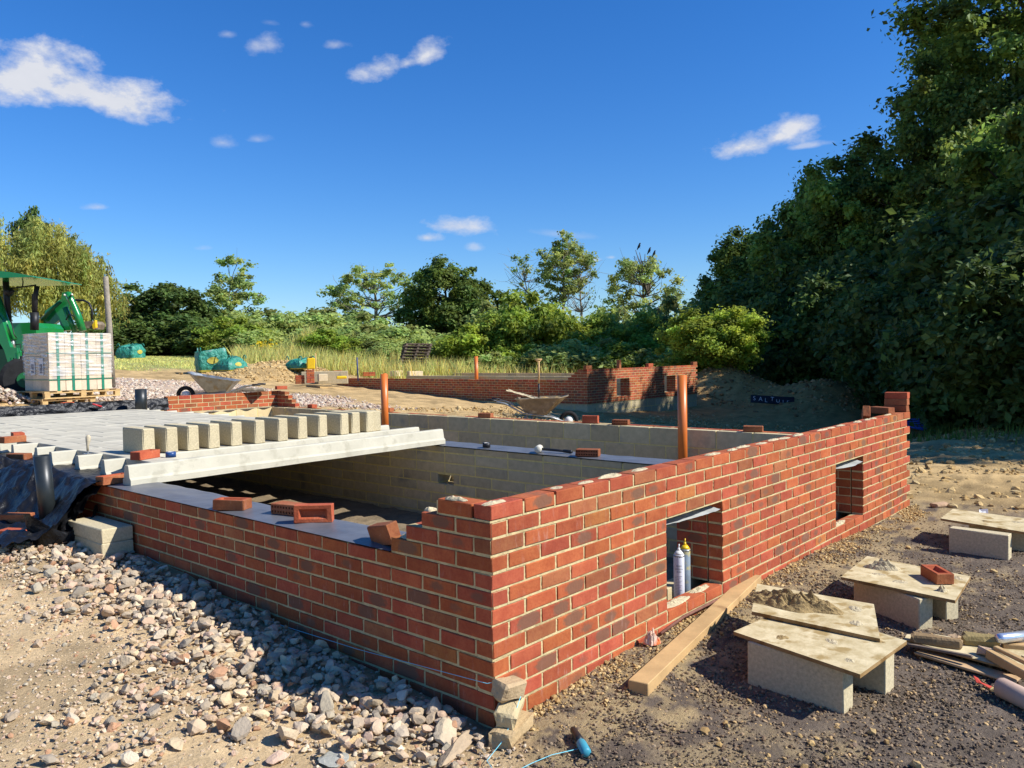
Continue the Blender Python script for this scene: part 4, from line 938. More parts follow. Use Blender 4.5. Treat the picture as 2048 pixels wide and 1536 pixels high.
# ------------------------------------------------------------------ broken bricks at the corner
def chunk(name, loc, s, rot, tint, label, cat, seed, cuts=12, grp=None, cyl=False):
    rg = np.random.default_rng(seed); mb = MB(); cbox(mb, (0, 0, 0), s, None, .012, .005, (*tint, 0), 0, rg); me0 = mb.mesh(name, m_rock)
    import bmesh
    b = bmesh.new(); b.from_mesh(me0); bmesh.ops.subdivide_edges(b, edges=b.edges[:], cuts=3, use_grid_fill=True)
    for v in b.verts:
        p = np.array(v.co); n = fbm(np.array([p[0]*14+seed]), np.array([p[1]*14]), np.array([p[2]*14]), o=3, s=seed)[0]-.5; v.co *= 1+.35*n
    b.to_mesh(me0); b.free()
    a = me0.attributes.get('tint')
    if a is None or len(a.data) != len(me0.polygons):
        if a: me0.attributes.remove(a)
        a = me0.attributes.new('tint', 'FLOAT_COLOR', 'FACE')
    a.data.foreach_set('color', np.tile(np.array([*tint, 0], np.float32), len(me0.polygons)))
    o = bpy.data.objects.new(name, me0); COL.objects.link(o); o.location = loc; o.rotation_euler = rot; return tag(o, label, cat, grp)
g3 = 'broken stones piled at the foot of the brick corner'
chunk('broken_brick', (.02, -.085, .028), (.25, .10, .075), (0, 0, rad(18)), (.52, .37, .19), 'lowest broken brick lying across the foot of the corner', 'rubble', 3, grp=g3)
chunk('broken_brick', (.03, -.06, .10), (.19, .09, .07), (rad(6), rad(-8), rad(28)), (.56, .44, .24), 'middle rough brick half in the corner pile, caked in mortar', 'rubble', 5, grp=g3)
chunk('broken_brick', (.045, -.045, .185), (.13, .08, .075), (rad(10), rad(6), rad(-5)), (.50, .36, .20), 'topmost perforated brick half leaning on the corner', 'rubble', 8, grp=g3)
def rockthing(name, loc, s_, rot, tint, label, cat, sd, grp):
    rg = np.random.default_rng(sd); v, f = rock_proto(rg, 3, 14, .45, .85, .02); mb = MB(); mb.add(v/np.abs(v).max(0)*np.array(s_)/2, f, (*tint, 0)); o = mb.build(name, m_rock); o.location = loc; o.rotation_euler = rot; return tag(o, label, cat, grp)
for (x, y, z, s, rt, tn, lb, sd) in [(-.20,.10,.03,(.18,.10,.07),(0,rad(-12),rad(40)),(.58,.46,.30),'pale tan block of stone just left of the corner pile',21),(-.22,.01,-.005,(.34,.10,.06),(0,0,rad(14)),(.47,.35,.22),'long reddish flat stone below the corner pile',22),(-.10,.13,.02,(.10,.08,.06),(0,0,rad(70)),(.50,.38,.28),'small squared stone touching the wall foot',23),
                                  (-.42,.62,.05,(.17,.07,.06),(0,rad(-25),rad(60)),(.42,.35,.24),'long stone tilted up in the shade of the side wall',24),(-.62,.30,.0,(.13,.12,.015),(rad(6),0,rad(30)),(.38,.37,.31),'flat grey green slate lying on the rubble',25),(-.98,.42,.01,(.11,.09,.07),(0,0,rad(10)),(.72,.68,.60),'round white stone on the rubble',26)]:
    zz = float(gz(x, y)); rockthing('rubble_stone', (x, y, zz+z*.5+.01), s, rt, tn, lb, 'stone', sd, 'larger stones in the rubble')
rockthing('tarmac_lump', (-.74, -.02, .03), (.17, .14, .11), (0, 0, rad(20)), (.07, .068, .07), 'black lump of tarmac at the bottom edge of the rubble', 'rubble', 33, None)
# string line reel
o = empty('string_reel', (.10, -.39, .018), 'cyan string line reel with a black handle lying on the gravel', 'string reel', rz=math.atan2(-.176, -.136)); mb = MB()
tube(mb, [(-.13, 0, .01), (-.04, 0, .012), (-.02, 0, .01)], [.014, .018, .012], 12); mb.build('handle', m_black, o, True)
mb = MB(); tube(mb, [(-.02, 0, .01), (-.012, 0, .01), (.0, 0, .01), (.07, 0, .01), (.076, 0, .01)], [.012, .019, .021, .020, .012], 14); mb.build('string_winding', m_cyan, o, True)
mb = MB(); th = np.linspace(0, 2*math.pi, 20); tube(mb, np.stack([.095+.028*np.cos(th), .026*np.sin(th), np.full(20, .006)], 1), .0035, 6); mb.build('end_loop', m_black, o, True)
mb = MB(); pts = [(.09,-.40,.02),(-.02,-.33,.012),(-.12,-.31,.012),(-.20,-.30,.01),(-.26,-.24,.012),(-.22,-.16,.012),(-.10,-.13,.03),(.00,-.11,.09),(.06,-.10,.16)]
mb2 = MB(); tube(mb2, pts, .0016, 5); tag(mb2.build('string', m_skyblue, None, True), 'pale blue string trailing from the reel up over the broken bricks', 'string')
mb2 = MB(); tube(mb2, [(.02, -.01, .215), (-.02, .02, .21), (-.03, .9, .155), (-.05, 1.6, .14), (-.02, 2.4, .155), (-.015, 3.3, .25)], .0014, 5); tag(mb2.build('string', m_skyblue, None, True), 'taut builders line running low along the side wall', 'string')
# debris pile at the right edge
g4 = 'wooden offcuts dumped on the gravel at the right edge'
def plank(p0, p1, w, t, z0, z1, mt_, label, cat='plank', grp=g4, name='wooden_plank', tint=(1, 1, 1)):
    p0, p1 = np.array(p0, float), np.array(p1, float); d = p1-p0; L = np.linalg.norm(d); mb = MB(); cbox(mb, (0, 0, 0), (L, w, t), None, min(.004, t*.3), .001, (*tint, 0), rng=rng)
    o = mb.build(name, mt_); c = (p0+p1)/2; o.location = (c[0], c[1], (z0+z1)/2+t/2); o.rotation_euler = (0, -math.atan2(z1-z0, L), math.atan2(d[1], d[0])); return tag(o, label, cat, grp)
mb = MB(); slab(mb, [(2.03,-1.09),(2.02,-1.30),(1.99,-1.58),(2.10,-1.74),(2.30,-1.70),(2.24,-1.20),(2.12,-1.08)], .035, .010, [.062,.05,.04,.045,.05,.055,.062]); tag(mb.build('plywood_board', m_ply), 'thin curved sheet of plywood among the offcuts at the right edge', 'board', g4)
plank((2.015,-1.10),(1.985,-1.42), .022, .010, .050, .066, m_oldwood, 'thin dark lath lying along the front edge of the plywood sheet')
plank((2.03,-1.16),(1.94,-1.62), .10, .010, .022, .012, m_oldwood, 'grey weathered board sticking out below the plywood sheet', tint=(2.4, 2.1, 1.5))
plank((2.05,-1.48),(1.87,-1.70), .045, .045, .060, .045, m_timber, 'light timber batten lying diagonally across the plywood sheet')
plank((2.08,-1.50),(1.93,-1.72), .03, .02, .100, .085, m_timber, 'second thin batten on top of the diagonal one')
plank((2.26,-1.50),(2.34,-1.68), .05, .03, .055, .055, m_timber, 'short timber offcut behind the plywood sheet')
plank((2.20,-1.62),(2.06,-1.86), .09, .012, .058, .05, m_ply, 'small triangular plywood offcut at the picture edge')
chunk('old_log', (2.075, -1.235, .085), (.24, .065, .045), (0, 0, rad(-74)), (.30, .20, .10), 'rough split log lying left across the offcuts', 'log', 41, grp=g4)
chunk('old_log', (2.225, -1.41, .085), (.17, .075, .055), (0, 0, rad(-64)), (.32, .24, .10), 'mossy rotten log right of the split log', 'log', 43, grp=g4)
chunk('broken_brick', (2.075, -1.455, .082), (.075, .045, .045), (0, rad(5), rad(60)), (.58, .40, .26), 'small pink brick piece on the plywood sheet', 'rubble', 45, grp=g4)
chunk('broken_brick', (2.27, -1.28, .06), (.07, .06, .02), (0, rad(12), rad(60)), (.54, .38, .22), 'small tan tile piece behind the split log', 'rubble', 46, grp=g4)
mb = MB(); tube(mb, [(2.21,-1.485,.115),(2.225,-1.50,.115),(2.42,-1.64,.115)], [.020,.026,.026], 16); tag(mb.build('foil_tube', mat('foil', (.70, .73, .78), .25, .1, 6, .3, 12, .6, metal=.7), None, True), 'silver foil tube at the right edge', 'tube')
mb = MB(); tube(mb, [(1.735,-1.575,.045),(1.73,-1.59,.045),(1.58,-1.80,.045)], [.040,.046,.046], 20); tag(mb.build('cardboard_tube', mat('cardboard', (.52, .36, .26), .85, .1, 8, .2), None, True), 'pinkish brown cardboard tube at the lower right edge', 'tube')
for (x, y, a, lb) in [(1.80, -1.50, 20, 'red plastic scrap left of the cardboard tube'), (1.79, -1.55, 70, 'red plastic scrap touching the cardboard tube')]:
    mb = MB(); slab(mb, [(0, 0), (.05, .012), (.06, .03), (.012, .024)], 0, .003, [.0, .008, .014, .0]); o = mb.build('plastic_scrap', mat('red_scrap', (.62, .07, .04), .6, .1, 5, 0)); o.location = (x, y, .012); o.rotation_euler = (0, 0, rad(a)); tag(o, lb, 'litter')
chunk('brick_piece', (6.45, -.25, .02), (.22, .10, .03), (0, 0, rad(-30)), (.52, .34, .20), 'flat pink brick lying beyond the far end of the long wall', 'rubble', 48)
mb = MB(); slab(mb, [(0, 0), (.16, .04), (.2, .12), (.05, .09)], 0, .01, [.0, .05, .03, .02]); o = mb.build('plastic_scrap', m_white); o.location = (6.05, -.75, .01); tag(o, 'white plastic scrap near the furthest mortar table', 'litter')
# blue pipe coil
o = empty('pipe_coil', (13.4, 2.3, .12), 'coil of blue water pipe lying in the shade under the trees', 'pipe coil'); gpc = gpt(1855, 862)
o.location = (gpc[0], gpc[1], gpc[2]+.05)
for i in range(9):
    mb = MB(); th = np.linspace(0, 2*math.pi, 30); R_i = .52+.012*i+.02*math.sin(i*2.3)
    tube(mb, np.stack([R_i*np.cos(th)*1.25, R_i*np.sin(th)*.8, .03*i+.07*np.sin(th+i*.5)+.05], 1), .020, 7, False); mb.build('pipe_turn', m_blue, o, True)
# ------------------------------------------------------------------ pallet load of blocks
def pallet(name, loc, rot, label, mt_=m_pallet, sx=1.2, sy=1.0, group=None, detail=True, build=True):
    root = empty(name, loc, label, 'pallet', group=group); root.rotation_euler = rot if isinstance(rot, tuple) else (0, 0, rot)
    for i in range(7):
        mb = MB(); t = rng.uniform(.75, 1.15); box(mb, (-sx/2+.05+i*(sx-.1)/6, 0, .133), (.095, sy, .02), tint=(t, t, t, 0)); mb.build('deck_board', mt_, root)
    for j in (-1, 0, 1):
        mb = MB(); t = rng.uniform(.8, 1.1); box(mb, (0, j*(sy/2-.05), .112), (sx, .095, .0219), tint=(t, t, t, 0)); mb.build('stringer_board', mt_, root)
        for i in (-1, 0, 1):
            mb = MB(); t = rng.uniform(.8, 1.1); box(mb, (i*(sx/2-.06), j*(sy/2-.05), .0615), (.10, .09, .078), tint=(t, t, t, 0)); mb.build('spacer_block', mt_, root)
        mb = MB(); t = rng.uniform(.8, 1.1); box(mb, (0, j*(sy/2-.05), .011), (sx, .095, .022), tint=(t, t, t, 0)); mb.build('base_board', mt_, root)
    return root
A0, A1 = at(59.4, 775, 16.9), None
P1 = np.array([3.153, 14.607]); P2 = np.array([4.70, 15.40]); ax = P2-P1; WL = np.linalg.norm(ax); PA = math.atan2(ax[1], ax[0]); nx_ = np.array([-math.sin(PA), math.cos(PA)]); DP = 1.25
PA = rad(5); ax = np.array([math.cos(PA), math.sin(PA)]); nx_ = np.array([-math.sin(PA), math.cos(PA)]); DP = 1.08; WL = 1.22; pc = P1+ax*WL/2+nx_*DP/2; PZ = 1.08
pr_ = pallet('pallet', (pc[0], pc[1], PZ-.145), PA, 'new yellow pine pallet under the shrink wrapped load of blocks', sx=WL+.26, sy=DP+.14, group='pallets carrying the block load')
pallet('pallet', (pc[0]-.25, pc[1]-.10, PZ-.29), PA, 'broken lower pallet beneath the loaded one', sx=WL-.2, sy=DP-.1, group='pallets carrying the block load', mt_=m_pallet)
pack = empty('block_pack', (pc[0], pc[1], PZ+.002), 'shrink wrapped pack of grey building blocks with green straps', 'block pack', rz=PA)
bw_, bh_ = WL/4, .228
for ix_ in range(4):
    for iz in range(5):
        for iy in range(3):
            if 0 < ix_ < 3 and iy == 1 and iz < 4: continue
            mb = MB(); v = rng.uniform(.95, 1.08); cbox(mb, (-WL/2+bw_*(ix_+.5)+rng.normal(0, .003), -DP/2+DP/3*(iy+.5), bh_*(iz+.5)+(0.0 if iz < 3 else .002)), (bw_-.006*(1 if ix_ in (1,) else .4), DP/3-.004, bh_-.003), None, .004, .001, (1.12*v, 1.16*v, 1.45*v, 0), rng=rng); mb.build('block', m_block, pack)
PH = bh_*5
for i, u in enumerate((-.36, -.13, .10, .345)):
    mb = MB(); box(mb, (u*WL, -DP/2-.006, PH/2), (.05, .003, PH), None); box(mb, (u*WL, 0, PH+.006), (.05, DP+.015, .003)); box(mb, (u*WL, DP/2+.006, PH/2), (.05, .003, PH)); mb.build('strap', m_strap, pack)
for z in (.22, .74):
    mb = MB(); box(mb, (0, -DP/2-.012, z), (WL+.03, .003, .014)); box(mb, (0, DP/2+.012, z), (WL+.03, .003, .014)); box(mb, (-WL/2-.012, 0, z), (.003, DP+.03, .014)); box(mb, (WL/2+.012, 0, z), (.003, DP+.03, .014)); mb.build('strap', m_strap, pack)
mb = MB()
def wrap(P, Q):
    P, Q = np.array(P), np.array(Q); nrm = np.array([Q[1]-P[1], -(Q[0]-P[0])]); nrm = nrm/np.linalg.norm(nrm)
    def f(u, v):
        w = .012*fbm(u*9, v*26+u*5, o=4, s=77)+.004*np.sin(v*70+u*9); xy = P[None]*(1-u[:, None])+Q[None]*u[:, None]+nrm[None]*(.016+w)[:, None]; return np.c_[xy, .30+v*(PH-.30)]
    grid(mb, f, 70, 60)
h1, h2 = WL/2, DP/2
wrap((-h1, -h2), (h1, -h2)); wrap((-h1, h2), (-h1, -h2)); wrap((h1, -h2), (h1, h2)); mb.build('shrink_wrap', m_wrap, pack, True)
for (x, z) in ((-.25, .48), (.12, .48)):
    mb = MB(); box(mb, (-WL/2-.02, x, z), (.002, .19, .33)); mb.build('paper_label', m_can, pack)
    mb = MB(); box(mb, (-WL/2-.0225, x, z-.04), (.002, .12, .18)); mb.build('printing', mat('grey_print', (.2, .2, .22), .7, .2, 8, 0), pack)
brick('solid', (pc[0]-.30, pc[1]-.72, .83), (0, 0, PA), 'red brick propping the pallet above the black membrane')
# black stub of pipe by the membrane
g_ = Q_ = at(282, 800, 13.2)
pipe('black_pipe', Q_[0], Q_[1], .75, 1.17, .092, m_blackp, 'wide black pipe stub behind the far membrane, right of the pallet load', wall=.01, socket=False)
# tall wooden pole
Q_ = at(219, 660, 21.5); mb = MB(); tube(mb, [(0.02, 0, 0), (0, 0, 1.5), (-.05, 0, 2.98), (-.052, 0, 3.0)], [.085, .075, .066, .05], 16); o = mb.build('wooden_pole', m_barkl, None, True); o.location = (Q_[0], Q_[1], .95); tag(o, 'tall bare wooden pole rising behind the pallet load', 'pole')
# ------------------------------------------------------------------ wheelbarrows and shovel
def barrow(loc, rot, label, mt_, mud):
    r = empty('wheelbarrow', loc, label, 'wheelbarrow', group='site wheelbarrows'); r.rotation_euler = rot
    top = np.array([(-.42,-.30,.60),(.45,-.34,.66),(.62,-.16,.70),(.62,.16,.70),(.45,.34,.66),(-.42,.30,.60)]); bot = np.array([(-.22,-.17,.33),(.16,-.19,.30),(.22,-.10,.30),(.22,.10,.30),(.16,.19,.30),(-.22,.17,.33)])
    mb = MB(); n = 6; ii = top*1.0-[0, 0, .0]; inn_t = top*[.97, .95, 1]; inn_b = bot+[0, 0, .012]; inn_b[:, :2] *= .97
    V = np.concatenate([bot, top, inn_t, inn_b]); F = [[i, (i+1) % n, n+(i+1) % n, n+i] for i in range(n)]+[[n+i, n+(i+1) % n, 2*n+(i+1) % n, 2*n+i] for i in range(n)]+[[2*n+i, 2*n+(i+1) % n, 3*n+(i+1) % n, 3*n+i] for i in range(n)]
    mb.add(V, F); mb.addfaces([list(range(n))[::-1], [3*n+i for i in range(n)]], off=0); tray = mb.build('tray', mt_, r)
    mb = MB(); tube(mb, np.concatenate([top, top[:1]]), .012, 8); mb.build('rolled_rim', mt_, tray)
    mb = MB()
    for s in (-1, 1): tube(mb, [(.62, s*.06, .16), (.30, s*.13, .26), (-.25, s*.22, .31), (-.62, s*.26, .50), (-.95, s*.27, .56)], .017, 8)
    mb.build('frame', m_steel, r, True)
    for s in (-1, 1):
        mb = MB(); tube(mb, [(-.80, s*.268, .545), (-.97, s*.272, .565)], .022, 8); mb.build('grip', m_black, r, True)
        mb = MB(); tube(mb, [(-.18, s*.20, .30), (-.30, s*.24, .02), (-.20, s*.24, .01), (-.05, s*.17, .27)], .014, 8); mb.build('leg', m_steel, r, True)
    w = MB(); th = np.linspace(0, 2*math.pi, 25); P = np.stack([.66+.155*np.cos(th), np.zeros(25), .195+.155*np.sin(th)], 1); tube(w, P, .045, 10, False); wh = w.build('wheel', m_tyre, r, True)
    w = MB(); tube(w, [(.66, -.05, .195), (.66, .05, .195)], .085, 16); w.build('hub', m_white, wh, True)
    if mud:
        mb = MB(); grid(mb, lambda u, v: np.stack([-.36+u*.86, (v-.5)*.52*(1-.3*np.abs(u-.4)), .55+.06*u+.09*fbm(u*7, v*6, o=4, s=55)], 1), 30, 22); mb.build('mortar_load', m_mdab, r, True)
    return r
Q_ = at(1072, 838, 16.2); wb = barrow((Q_[0], Q_[1], .12), (0, rad(3), rad(-55)), 'muddy wheelbarrow loaded with mortar between the two foundations', m_rust, True)
mb = MB(); grid(mb, lambda u, v: np.stack([-.62+u*.62, (v-.5)*.44, .60+.14*(1-u)+.05*fbm(u*8, v*6, o=4, s=56)+.0*v], 1), 24, 18); mb.build('mortar_load', m_mdry, wb, False)['label'] = 'board heaped with drying mortar across the barrow'
sh = empty('shovel', (Q_[0]+.05, Q_[1]-.05, .70), 'shovel with a pale wooden handle standing in the loaded wheelbarrow', 'shovel')
mb = MB(); tube(mb, [(0, 0, .32), (.01, 0, .80)], .019, 10); tube(mb, [(-.06, .04, .83), (.06, -.04, .83)], .018, 8); tube(mb, [(-.045, .03, .82), (.01, 0, .77), (.045, -.03, .82)], .012, 8); mb.build('handle', m_timber, sh, True)
mb = MB(); tube(mb, [(-.01, 0, .0), (0, 0, .34)], [.012, .021], 10); mb.build('socket', m_black, sh, True)
mb = MB(); grid(mb, lambda u, v: np.stack([(u-.5)*.2, .03*(u-.5)**2*4, .06-v*.25], 1), 6, 6); mb.build('blade', m_steel, sh, True)
Q_ = at(432, 812, 17.5); barrow((Q_[0], Q_[1], .62), (0, rad(-6), rad(137)), 'grey steel wheelbarrow parked behind the orange back wall', m_steel, False)
Q_ = at(432, 782, 20.5); op_ = pallet('pallet', (Q_[0], Q_[1], float(gz(Q_[0], Q_[1]))+.02), rad(-35), 'dark old pallet lying on the pink stone road behind the wheelbarrow', m_oldwood, 1.2, 1.0)
Q_ = at(509, 783, 15.2); mb = MB(); cbox(mb, (0,0,0), (.42, .24, .07), None, .02, .006, rng=rng); o = mb.build('mortar_board', m_rust); o.location = (Q_[0], Q_[1], 1.045); o.rotation_euler = (0, 0, rad(-40)); tag(o, 'dished wooden hawk resting on top of the back wall', 'hawk')
# stacked dark pallets beyond the second foundation
Q_ = at(822, 745, 38.0); bz = float(gz(Q_[0], Q_[1]))+.18; labs = ['lowest','second','third','fourth','fifth','sixth','seventh']
for k in range(9):
    lean = .03*k; nm = ['lowest pallet of','second lowest pallet of','third pallet up in','fourth pallet up in','fifth pallet up in','sixth pallet up in','third highest pallet of','second highest pallet of','top pallet of'][k]
    pallet('pallet', (Q_[0]+.015*k, Q_[1]-.045*k, bz+.140*k), (rad(-2 if k > 1 else 0), rad(1.5 if k > 1 else 0), rad(-34+rng.uniform(-2, 2))), nm+' the leaning stack at the grass edge', m_oldwood if k != 1 else m_pallet, 1.25, 1.1, group='leaning stack of old pallets')
g5 = 'concrete blocks lying beside the second foundation'
for (px, py, d, a, lb) in [(792,747,34,20,'pale block left of the leaning pallet stack'),(830,748,33.5,-20,'pale block in front of the leaning pallet stack'),(645,755,27.5,60,'dark block behind the small brick stack')]:
    Q_ = at(px, py, d); mb = MB(); cbox(mb, (0,0,0), (.60, .3, .24), None, .008, .002, (1.3,1.3,1.4,0), rng=rng); o = mb.build('concrete_block', m_block); o.location = (Q_[0], Q_[1], Q_[2]); o.rotation_euler = (0, 0, rad(a)); tag(o, lb, 'block', g5)
# brick stacks at the left end of the second foundation
def bstack(px, py0, py1, w, d, label):
    B = at(px, py0, d); T = at(px, py1, d); n = max(2, int(round((T[2]-B[2])/.075))); r = empty('brick_stack', B, label, 'brick stack', rz=rad(-30), group='small brick stacks on the second plot')
    for k in range(n):
        for j in range(2):
            mb = MB(); cbox(mb, ((j-.5)*w/2 if k % 2 else 0, 0 if k % 2 else (j-.5)*.11, .0375+k*.075), (w/2-.01, .22, .068) if k % 2 else (w, .10, .068), None, .004, .001, btint(rng, .1), 0, rng, loc=(0, 2, rng.uniform())); mb.build('brick', m_brick, r)
    return r
bstack(600, 768, 752, .30, 27, 'low brick stack at the left end of the second plot'); bstack(621, 766, 740, .26, 27, 'taller brick stack under the yellow container'); bstack(675, 753, 739, .30, 29, 'leaning brick stack left of the blue post'); bstack(738, 752, 746, .45, 30, 'short red brick stack right of the blue post')
Q_ = at(650, 764, 28); mb = MB(); cbox(mb, (0,0,0), (1.6, .12, .45), None, .01, .002, (.9,.92,1,0), rng=rng); o = mb.build('block_wall', m_block); o.location = (Q_[0], Q_[1], Q_[2]+.15); o.rotation_euler = (0, 0, rad(-40)); tag(o, 'short grey block wall stub at the left end of the second plot', 'wall')
Q_ = at(683, 755, 27); mb = MB(); cbox(mb, (0,0,0), (.34, .12, .10), None, .02, .004, rng=rng); o = mb.build('yellow_tool', m_yellow); o.location = Q_; o.rotation_euler = (0, 0, rad(-30)); tag(o, 'yellow tool case lying on the corner of the second plot', 'tool case')
Q_ = at(716, 756, 27); mb = MB(); tube(mb, [(0,0,-.1),(-.02,0,.70)], .025, 10); tag(mb.build('blue_post', mat('dark_blue', (.04, .06, .16), .5, .1, 5, 0), None, True), 'thin dark blue post on the second plot', 'post').location = Q_
Q_ = at(633, 745, 30); mb = MB(); tube(mb, [(0,0,-.2),(-.03,0,.72)], .022, 8); tag(mb.build('wooden_stake', m_timber, None, True), 'thin pale wooden stake beside the yellow container', 'stake').location = Q_
def ibc(px, py, d, s, label, mt_):
    Q = at(px, py, d); o = empty('container', Q, label, 'container', rz=rad(-30)); mb = MB(); cbox(mb, (0, 0, s[2]/2), s, None, .03, .004, rng=rng); mb.build('body', mt_, o); mb = MB(); tube(mb, [(0, 0, s[2]), (0, 0, s[2]+.05)], .05, 12); mb.build('cap', m_black, o); return o
ibc(622, 738, 30, (.30, .24, .42), 'upright yellow plastic container beside the teal bag', m_yellow); ibc(901, 749, 36, (.26, .26, .22), 'small bright yellow container at the grass edge right of the pallet stack', m_yellow)
Q_ = at(884, 742, 37); plank((Q_[0]-.6, Q_[1]+.5), (Q_[0]+.6, Q_[1]-.6), .5, .03, Q_[2]+.35, Q_[2]+.12, m_oldwood, 'weathered board propped right of the leaning pallet stack', grp=None)
# black plank with chalked letters
Q_ = gpt(1545, 812); dirx = Vector((RT[0], RT[1], 0)).normalized(); an = math.atan2(dirx[1], dirx[0]); sg = empty('painted_plank', (Q_[0], Q_[1], Q_[2]+.20), 'black plank chalked with white capital letters lying against the earth heaps', 'sign', rz=an)
sg.rotation_euler = (rad(-12), rad(4.5), an)
mb = MB(); cbox(mb, (0, 0, 0), (1.42, .05, .26), None, .01, .003, rng=rng); mb.build('plank', m_tar, sg)
text('SA\u02DCTUIP', (-.08, -.028, -.07), (rad(90), 0, 0), .23, m_chalk, sg, 'chalk_letters', 'SALTUIP in hand chalked capitals')
bpy.data.objects.remove([c for c in sg.children if c.name.startswith('chalk')][0])
for ch_, dx, dz in [('S', -.60, -.05), ('A', -.40, -.06), ('L', -.22, -.09), ('T', -.02, -.04), ('U', .17, -.08), ('I', .34, -.07), ('P', .50, -.06)]:
    text(ch_, (dx, -.0285, dz), (rad(90), rad(rng.uniform(-8, 8)), 0), .19, m_chalk, sg, 'chalk_letter')
# ------------------------------------------------------------------ bulk bags
def bag(px, py, d, w, h, label, seed, rot=0., slump=0., yell=True):
    Q = gpt(px, py) if d is None else at(px, py, d); r = empty('bulk_bag', Q, label, 'bulk bag', rz=rot, group='green and yellow bulk bags'); mb = MB()
    def f(u, v):
        a = u*2*math.pi; c, s = np.cos(a), np.sin(a); sq = 1/np.maximum(np.abs(c), np.abs(s)); sq = sq*.75+.25*1.2
        rr = w/2*sq*(1+.12*np.sin(v*3)-slump*v**2)*(1+.22*(fbm(c*2.2+seed, s*2.2+v*4, o=4, s=seed)-.5)); return np.stack([c*rr, s*rr, v*h*(1-.35*slump*fbm(c+3, s+3, s=seed))*(1+.10*c)], 1)
    grid(mb, f, 48, 22); mb.build('bag_body', m_bagg, r, True)
    mb = MB()
    def ftop(u, v): a = u*2*math.pi; b = f(u, np.ones_like(v)); cc = np.array([[0, 0, h*.72]]); return b*(1-v[:, None])+cc*v[:, None]
    grid(mb, ftop, 36, 8); mb.build('filling', m_bagg, r, True)
    mb = MB()
    def fy(u, v):
        q = f(u*.999, v*.10+.005); q[:, :2] *= 1.02; return q
    grid(mb, fy, 48, 4); mb.build('yellow_band', m_dullyel, r, True)
    mb = MB(); a0 = rad(-90)-rot+YAW*0
    def fd(u, v):
        a = (u*2*math.pi); uu = (-.25+.055*np.cos(a)*v) % 1.0; vv = .52+.15*np.sin(a)*v; q = f(uu, vv); q[:, :2] *= 1.035; return q
    grid(mb, fd, 22, 4); mb.build('round_emblem', m_dullyel, r, True)
    for sx in (-1, 1):
        for s2 in (-1, 1):
            mb = MB(); th = np.linspace(0, math.pi, 9); tube(mb, np.stack([sx*w*.42+.0*th, s2*w*.42-s2*.10*np.sin(th)*0+np.cos(th)*.08, h*(1-.2*slump)*.93+.13*np.sin(th)], 1), .02, 6); mb.build('lifting_loop', m_bagg, r, True)
    return r
bag(422, 744, None, .98, .85, 'full green bulk bag with a yellow emblem on the grass edge', 5, rad(-20)); bag(462, 742, None, .85, .55, 'slumped green bulk bag sagging right of the full one', 9, rad(10), .5)
bag(262, 719, 40, .95, .75, 'half empty teal bulk bag on the grass beyond the pallet load', 12, rad(30), .25)
bag(601, 738, 30.5, .8, .42, 'dark teal bag under the yellow sprayer on the second plot', 17, rad(10), .4)
Q_ = at(605, 722, 30.5); mb = MB(); tube(mb, [(-.30, 0, -.20), (-.02, 0, .02)], .018, 8); tube(mb, [(-.10, .0, .02), (.2, 0, -.02)], .055, 8); tag(mb.build('yellow_tool', m_yellow, None, True), 'yellow hand tool lying on the dark teal bag', 'tool').location = Q_
# ------------------------------------------------------------------ green tractor at the left edge
TD = 17.5
def tp(px, py, d=TD): return at(px, py, d)
T0 = tp(60, 800); tr = empty('tractor', (T0[0], T0[1], .9), 'green loader tractor with a canopy and backhoe, partly cut off by the left edge', 'tractor'); tr.location = (0, 0, 0)
def tpart(name, mt_, fn, smooth=True, parent=None):
    mb = MB(); fn(mb); return mb.build(name, mt_, parent or tr, smooth)
def bar(mb, a, b, r, n=12): tube(mb, [a, b], r, n)
def flat(mb, pts, d, t):  # outline in the vertical plane facing the viewer, given real thickness in depth
    P = np.array([tp(x, y, d) for x, y in pts]); Q = P+FW*t*[1, 1, 0]; n = len(P); mb.add(np.concatenate([P, Q]), [list(range(n)), [n+i for i in range(n)][::-1]] if True else []); mb.addfaces([[i, n+i, n+(i+1) % n, (i+1) % n] for i in range(n)], off=mb.n-2*n)
def canopy(mb): flat(mb, [(-150,540),(-20,540),(20,544),(64,552),(66,554),(-20,556),(-150,556)], TD-.9, 1.9)
tpart('canopy', m_green, canopy, False)
tpart('roll_bar', m_black, lambda mb: (bar(mb, tp(11, 556), tp(17, 640), .065), bar(mb, tp(17, 640), tp(20, 665), .045), bar(mb, tp(12, 584), tp(22, 584), .1)))
tpart('exhaust_stack', m_black, lambda mb: (tube(mb, [tp(69, 660), tp(69, 625)], .085, 14), tube(mb, [tp(69, 630), tp(71, 590), tp(74, 572)], .052, 12), tube(mb, [tp(71, 592), tp(65, 588), tp(65, 620)], .02, 8)))
tpart('mirror_bar', m_black, lambda mb: (tube(mb, [tp(18, 577), tp(45, 574), tp(72, 570)], .016, 8), tube(mb, [tp(45, 574), tp(47, 556)], .014, 8), tube(mb, [tp(16, 590), tp(26, 580)], .05, 8)))
tpart('hood', m_green, lambda mb: flat(mb, [(20,646),(64,645),(72,655),(74,705),(34,702),(24,690)], TD+.25, 1.1), False)
tpart('body', m_green2, lambda mb: flat(mb, [(-40,700),(64,696),(66,784),(-40,800)], TD+.5, .8), False)
def arm(mb):
    tube(mb, [tp(-8, 596, TD-.2), tp(10, 645, TD-.2), tp(27, 680, TD-.2)], [.10, .095, .085], 14)
def arm2(mb): flat(mb, [(-14,618),(4,640),(20,694),(34,696),(36,716),(34,782),(22,790),(20,740),(8,700),(-14,664)], TD-.35, .16)
tpart('loader_arm', m_green, arm2, False); tpart('loader_arm', m_green, arm)
